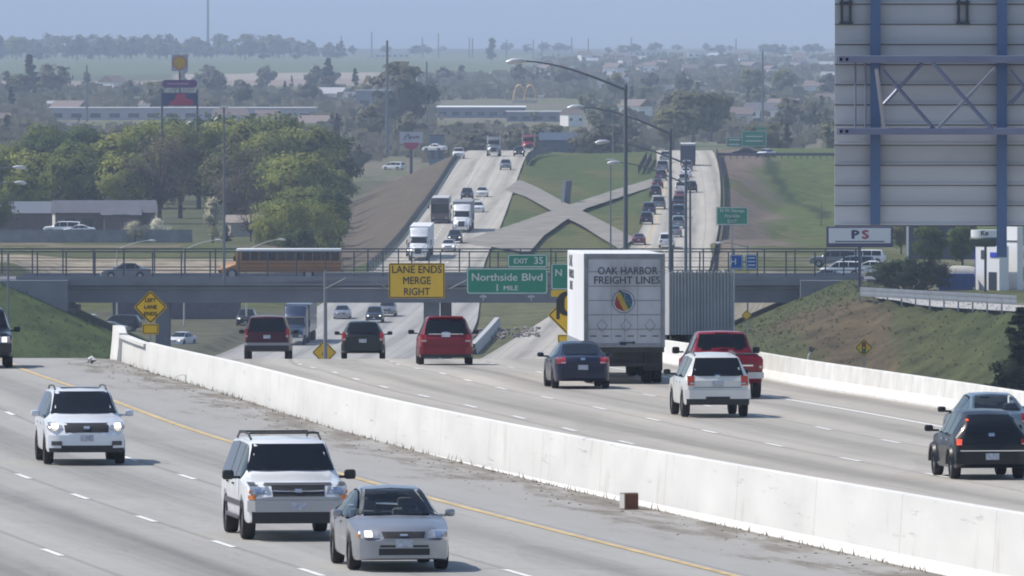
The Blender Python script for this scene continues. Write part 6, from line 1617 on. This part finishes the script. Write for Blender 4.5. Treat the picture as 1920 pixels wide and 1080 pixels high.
# parked cars seen over the ramp and under the bridge
PC = {}
def parked(kind, m, px, Y, rz, label, group, z=None):
    if kind not in PC: PC[kind] = car('car', kind, P_GRY, 'x', 'car')[0]
    o = copy_tree(PC[kind]); o.name = 'parked_' + ('car' if kind == 'sedan' else 'van' if kind == 'minivan' else 'sport_utility' if kind != 'pickup' else 'pickup')
    X = (px - 960) * Y / F; o.location = (X, Y, zt(X, Y) if z is None else z); o.rotation_euler = (0, 0, rz); tag(o, label, 'car', group)
    for ch in o.children:
        if ch.name.startswith('body'): ch.material_slots[0].link = 'OBJECT'; ch.material_slots[0].material = m
    return o
G1 = 'parked cars on the lot behind the overpass railing'
for kind, m, px, Y, rz, l in (('sedan', P_SILV, 1548, 1120, R(80), 'silver parked car lowest in the lot by the railing end'), ('suv', P_WHITE, 1578, 1150, R(85), 'white parked SUV in the lot under the shop sign'), ('minivan', P_BLUG, 1600, 1180, R(80), 'blue-grey parked van directly behind the shop sign post'), ('sedan', P_WHITE2, 1632, 1165, R(85), 'white parked car between the shop sign post and the shrubs'), ('bigsuv', P_GRY, 1565, 1205, R(80), 'grey parked SUV in the rear row of the lot'), ('suv', P_WHITE, 1622, 1215, R(85), 'white parked SUV in the rear row of the lot'), ('sedan', P_NAVY, 1530, 1090, R(78), 'navy parked car next to the railing')):
    parked(kind, m, px, Y, rz, l, G1)
G2 = 'parked cars glimpsed beneath the overpass'
for kind, m, px, Y, rz, l in (('minivan', P_WHITE, 140, 1128, R(75), 'white van glimpsed under the end span of the overpass'), ('sedan', P_NAVY, 168, 1120, R(80), 'dark blue car glimpsed under the end span'), ('sedan', P_SILV, 196, 1112, R(80), 'silver car glimpsed under the end span'), ('suv', P_BLK, 222, 1125, R(80), 'black SUV glimpsed under the end span beside the diamond sign')):
    parked(kind, m, px, Y, rz, l, G2)
parked('bigsuv', P_WHITE, 118, 1552, R(85), 'white SUV parked against the white gable of the house', None); parked('sedan', P_WHITE2, 148, 1550, R(88), 'white car parked in front of the long low house', None)
parked('minivan', P_WHITE, 738, 2300, R(60), 'white van parked at the foot of the tallest pole', None); parked('sedan', P_WHITE, 815, 1990, R(60), 'white car on the slip road behind the bank of the rising road', None, z=-19.3)
parked('sedan', P_BLK, 1396, 1905, R(90), 'dark car passing behind the rail under the twin green boards', None); parked('sedan', P_WHITE, 1436, 1890, R(150), 'white car glinting behind the rail at the foot of the pole', None)
for p in PC.values():
    for ch in list(p.children_recursive): bpy.data.objects.remove(ch)
    bpy.data.objects.remove(p)
zq = zt((262 - 960) / 17.5, 1143)
tag(MB().box((0, 0, 1.3), (14, .3, 2.6)).build('shade_wall', M('underbridge_shade', (.09, .085, .11), rough=.9, var=.15), loc=((330 - 960) / 17.2, 1165, zt((330 - 960) / 17.2, 1160) - .1)), 'added dark wall standing in for the shade under the overpass', 'wall')  # dark wall added where only the bridge's shade lies

# the far town
WL = [M('town_wall_%d' % i, c, rough=.85) for i, c in enumerate([(.78, .77, .74), (.55, .50, .45), (.45, .44, .45), (.82, .80, .76), (.30, .24, .21)])]
def block(name, label, px0, px1, py0, py1, Y, m, roof=None, d=12., cat='building', rh=None):
    s = F / Y; X = ((px0 + px1) / 2 - 960) / s; w = (px1 - px0) / s; z1 = -(py0 - HOR) / s; z0 = min(zt(X, Y), -(py1 - HOR) / s) - .3
    o = empty(name, (X, Y, z0), 0, label, cat); H = z1 - z0
    MB().box((0, 0, H / 2), (w, d, H)).build('wall', m, o)
    if rh: g_ = MB(); gable(g_, 0, w, d, H, rh); g_.build('roof', roof or ROOF, o)
    else: MB().box((0, 0, H + .15), (w + .5, d + .5, .3)).build('roof', roof or ROOF, o)
    n = int(clamp(w / 4, 2, 14))
    for k in range(n): MB().box((-w / 2 + (k + .5) * w / n, -d / 2 - .03, H * .45), (w / n * .55, .08, H * .34)).build('window', WIN, o)
    return o
block('warehouse', 'very long pale low warehouse behind the fuel sign poles', 95, 592, 203, 224, 3300, M('pale_lilac_wall', (.42, .40, .44), rough=.85, var=.06, scale=.2), M('lilac_roof', (.46, .45, .47), rough=.8), d=40)
block('store_building', 'long bright white roofed store beyond the brow', 820, 985, 201, 214, 3430, M('store_wall', (.20, .20, .24)), ROOFW, d=70)
block('store_building', 'lower pale roofed store in front of the arches sign', 950, 1072, 210, 221, 3300, M('store_wall', (.2, .2, .24)), M('pale_roof', (.55, .55, .56)), d=30)
block('white_tank', 'small bright white square building at the end of the pale roofed store', 1069, 1088, 201, 219, 3330, ROOFW, ROOFW, d=4)
block('motel_building', 'grey multi-storey building with a pale flat roof next to the tallest pole', 668, 732, 170, 216, 3500, M('grey_motel', (.22, .24, .26)), M('pale_roof', (.55, .55, .56)), d=14)
block('blue_shed', 'blue-grey windowless building behind the restaurant sign', 805, 832, 254, 300, 2350, M('blue_grey_cladding', (.13, .17, .25), rough=.8), None, d=8)
block('dark_store', 'dark blue building with broad roof behind the short curved rail', 1014, 1096, 262, 296, 2350, M('navy_cladding', (.06, .085, .14), rough=.8), M('navy_roof', (.04, .06, .10)), d=12, rh=1.6)
block('farm_shed', 'bright white farm shed on the far green field', 703, 768, 100, 108, 8400, WALLW, ROOFW, d=12)
block('farm_shed', 'smaller pale farm shed below the bright white one', 686, 712, 107, 113, 8000, WALLW, M('pale_roof', (.5, .5, .5)), d=10)
block('white_building', 'pale slim building with a white front between the arches sign and the lamp arm', 1010, 1020, 180, 198, 4100, WALLW, ROOFW, d=6)
block('tan_building', 'long tan roofed building on the far town edge under the skyline', 1290, 1345, 97, 106, 8300, WL[0], ROOFW, d=15); block('tan_building', 'white flat building on the far town edge nearest the pole', 1360, 1432, 98, 105, 8600, WL[3], M('pale_roof', (.5, .5, .5)), d=15); block('brown_building', 'brown gabled building on the far town edge', 1190, 1250, 95, 105, 8700, WL[1], M('pale_roof', (.5, .5, .5)), d=15)
# twin arch sign
s = 5.1; Y = F / s; x = (984 - 960) / s; zb = zt(x, Y)
r = empty('arch_sign', (x, Y, zb), 0, 'faded yellow twin arch emblem on a boxed pylon far beyond the brow', 'sign')
h0 = -(188 - HOR) / s - zb
for sx in (-1, 1): MB().tube([(sx * 2.0 + 2.1 * math.cos(a), 0, h0 + 5.6 * math.sin(a)) for a in [math.pi * k / 12 for k in range(13)]], .42, 6).build('arch', M('arch_yellow', (.60, .38, .14)), r, smooth=60)
MB().box((0, 0, h0 - .4), (9, .8, 1.0)).build('sign_bar', M('arch_tan', (.50, .36, .30)), r)
for sx in (-4, 0, 4): MB().box((sx, 0, (h0 - .4) / 2), (.6, .6, h0)).build('pylon', M('arch_tan', (.5, .36, .3)), r)
# small houses of the town: one of each kind, then copies
HS = []
for i in range(4):
    r = empty('town_house', (0, 0, 0)); w, d, h = (11, 8, 3.2) if i < 3 else (8, 8, 5.6)
    MB().box((0, 0, h / 2), (w, d, h)).build('wall', WL[i], r); g_ = MB(); gable(g_, 0, w, d, h, 2.4); g_.build('roof', [ROOF, M('brown_roof', (.17, .13, .12)), M('pale_grey_roof', (.36, .36, .38)), M('brown_roof', (.17, .13, .12))][i], r)
    for x in (-2.5, 2.5): MB().box((x, -d / 2 - .03, h * .55), (1.6, .08, 1.2)).build('window', WIN, r)
    HS.append(r)
rh = random.Random(21)
for k in range(62):
    px = rh.uniform(1020, 1570) if k < 46 else rh.uniform(0, 700); Y = rh.uniform(3000, 8800) if k < 46 else rh.uniform(2700, 4300)
    o = copy_tree(HS[rh.randrange(4)]); X = (px - 960) * Y / F; o.location = (X, Y, zt(X, Y) + .2); o.rotation_euler = (0, 0, rh.uniform(-.9, .9)); k2 = rh.uniform(.6, 1.0); o.scale = (k2,) * 3
    tag(o, 'small hazy house among the trees of the far town', 'house', 'small houses of the far town')
for p in HS:
    for ch in list(p.children): bpy.data.objects.remove(ch)
    bpy.data.objects.remove(p)
# trees of the town and skyline
GM = 'trees scattered through the far town'
for k in range(120):
    px = rh.uniform(-40, 1580); Y = rh.uniform(2150, 4600)
    if 820 < px < 1090 and 3300 < Y < 4300 or (95 < px < 600 and 2900 < Y < 3300 and rh.random() < .6): Y = rh.uniform(4400, 5200) if px < 1090 else Y
    if 1180 < px < 1340 and Y < 2600: Y += 600
    if 740 < px < 1110 and Y < 2500: Y += 500
    Hh = rh.uniform(5, 11.5)
    if 800 < px < 1095 and Y < 4000: Hh = min(Hh, 7.5 if Y < 2900 else 3.5)
    if 80 < px < 600 and Y < 3350: Hh = min(Hh, 7 if Y < 2600 else 2.5)
    plant(rh.choice(('f1', 'f2', 'f3', 'f4', 'f4', 'f5', 'f1')), px, Y, Hh, 'hazy tree standing among the far town buildings', GM, rh.uniform(.9, 1.3))
for px, Y, H, k, l in ((750, 3000, 19, 'f2', 'large dark hazy tree behind the restaurant sign'), (700, 2700, 10, 'f1', 'pale green tree at the foot of the tallest pole'), (768, 2600, 9, 'f1', 'green tree between restaurant sign and tallest pole'), (1300, 2700, 14.5, 'f4', 'broad olive tree above the outbound brow'), (1262, 2600, 11, 'f4', 'olive tree behind the dark box truck'), (1335, 2800, 13, 'f4', 'olive tree next to the twin green boards'), (922, 7600, 16, 'f3', 'lone tall rounded tree on the far green field'), (615, 4300, 15, 'f5', 'dark pointed conifer beyond the long warehouse'), (55, 4000, 17, 'f5', 'dark pointed conifer far over the green belt'), (95, 4050, 13, 'f2', 'dark round tree next to the far pointed conifer'), (1195, 2450, 6, 'f1', 'yellow green bush behind the median grass')):
    plant(k, px, Y, H, l, None, 1.25)
for k in range(34):
    px = rh.uniform(820, 1180); Y = rh.uniform(2300, 2750); plant(rh.choice(('f1', 'f2', 'f4', 'f2')), px, Y, rh.uniform(4.2, 7.6) if Y < 2500 else rh.uniform(3.5, 5.2), 'hazy tree standing among the far town buildings', GM, rh.uniform(1.1, 1.5))
GS = 'trees of the wooded skyline'
for k in range(95):
    px = -20 + k * 7.0 + rh.uniform(-4, 4); Y = rh.uniform(7600, 8800)
    plant(rh.choice(('f1', 'f2', 'f3', 'f5', 'f4', 'f2')), px, Y, rh.uniform(9, 18) * (1.0 if px < 560 else .8), 'blue-hazed tree of the wooded skyline', GS, rh.uniform(1.1, 1.6))
for k in range(34):
    px = rh.uniform(640, 1570); plant(rh.choice(('f1', 'f2', 'f4')), px, rh.uniform(8800, 11000), rh.uniform(5, 9), 'blue-hazed tree of the thin far horizon line', 'trees of the thin far horizon line', rh.uniform(1.3, 2.4))
for p in list(TP.values()):
    for ch in list(p.children): bpy.data.objects.remove(ch)
    bpy.data.objects.remove(p)
# a belt of distant scrub and gardens that reads as one mass
def belt():
    px = rh.uniform(-40, 1600); Y = rh.uniform(2500, 8200) if px > 1000 else rh.uniform(2400, 4400)
    if 80 < px < 610 and 2850 < Y < 3360: Y += 600
    if 800 < px < 1100 and 2900 < Y < 4050: Y += 1200
    return ((px - 960) * Y / F, Y)
vs, fs = [], []
for i in range(2600):
    X, Y = belt(); z = zt(X, Y); h = rh.uniform(1.2, 4.5)
    for k in range(9):
        a = rh.random() * 6.28; x, y, q = X + rh.gauss(0, h * .7), Y + rh.gauss(0, h * .7), h * rh.uniform(.3, .6); zc_ = z + h * rh.uniform(.1, .9); b = len(vs); t_ = rh.uniform(-.6, .6)
        vs += [(x - q * math.cos(a), y - q * math.sin(a), zc_ - q * .5), (x + q * math.cos(a), y + q * math.sin(a), zc_ - q * .5), (x + q * .8 * math.cos(a), y + q * .8 * math.sin(a) + t_, zc_ + q * .6), (x - q * .7 * math.cos(a), y - q * .7 * math.sin(a) + t_, zc_ + q * .6)]; fs.append((b, b + 1, b + 2, b + 3))
sm_ = leaf_material('scrub_leaf', (.10, .10, .065), (.185, .17, .12)); sm_.node_tree.nodes['Noise Texture'].inputs['Scale'].default_value = .02
tag(mesh_obj('undergrowth', vs, fs, sm_), kind='stuff')

# ------------------------------------------------------------------ air
hz = MB().box((0, 21000, 250), (16000, 48000, 572)).build('haze', None); tag(hz, kind='stuff')
hm = bpy.data.materials.new('haze_air'); hm.use_nodes = True; t = hm.node_tree; t.nodes.clear()
out = t.nodes.new('ShaderNodeOutputMaterial'); pv = t.nodes.new('ShaderNodeVolumePrincipled'); pv.inputs['Density'].default_value = 0.92e-4
pv.inputs['Color'].default_value = (.64, .77, 1.0, 1); pv.inputs['Anisotropy'].default_value = 0.
t.links.new(pv.outputs[0], out.inputs['Volume']); hz.data.materials.append(hm)
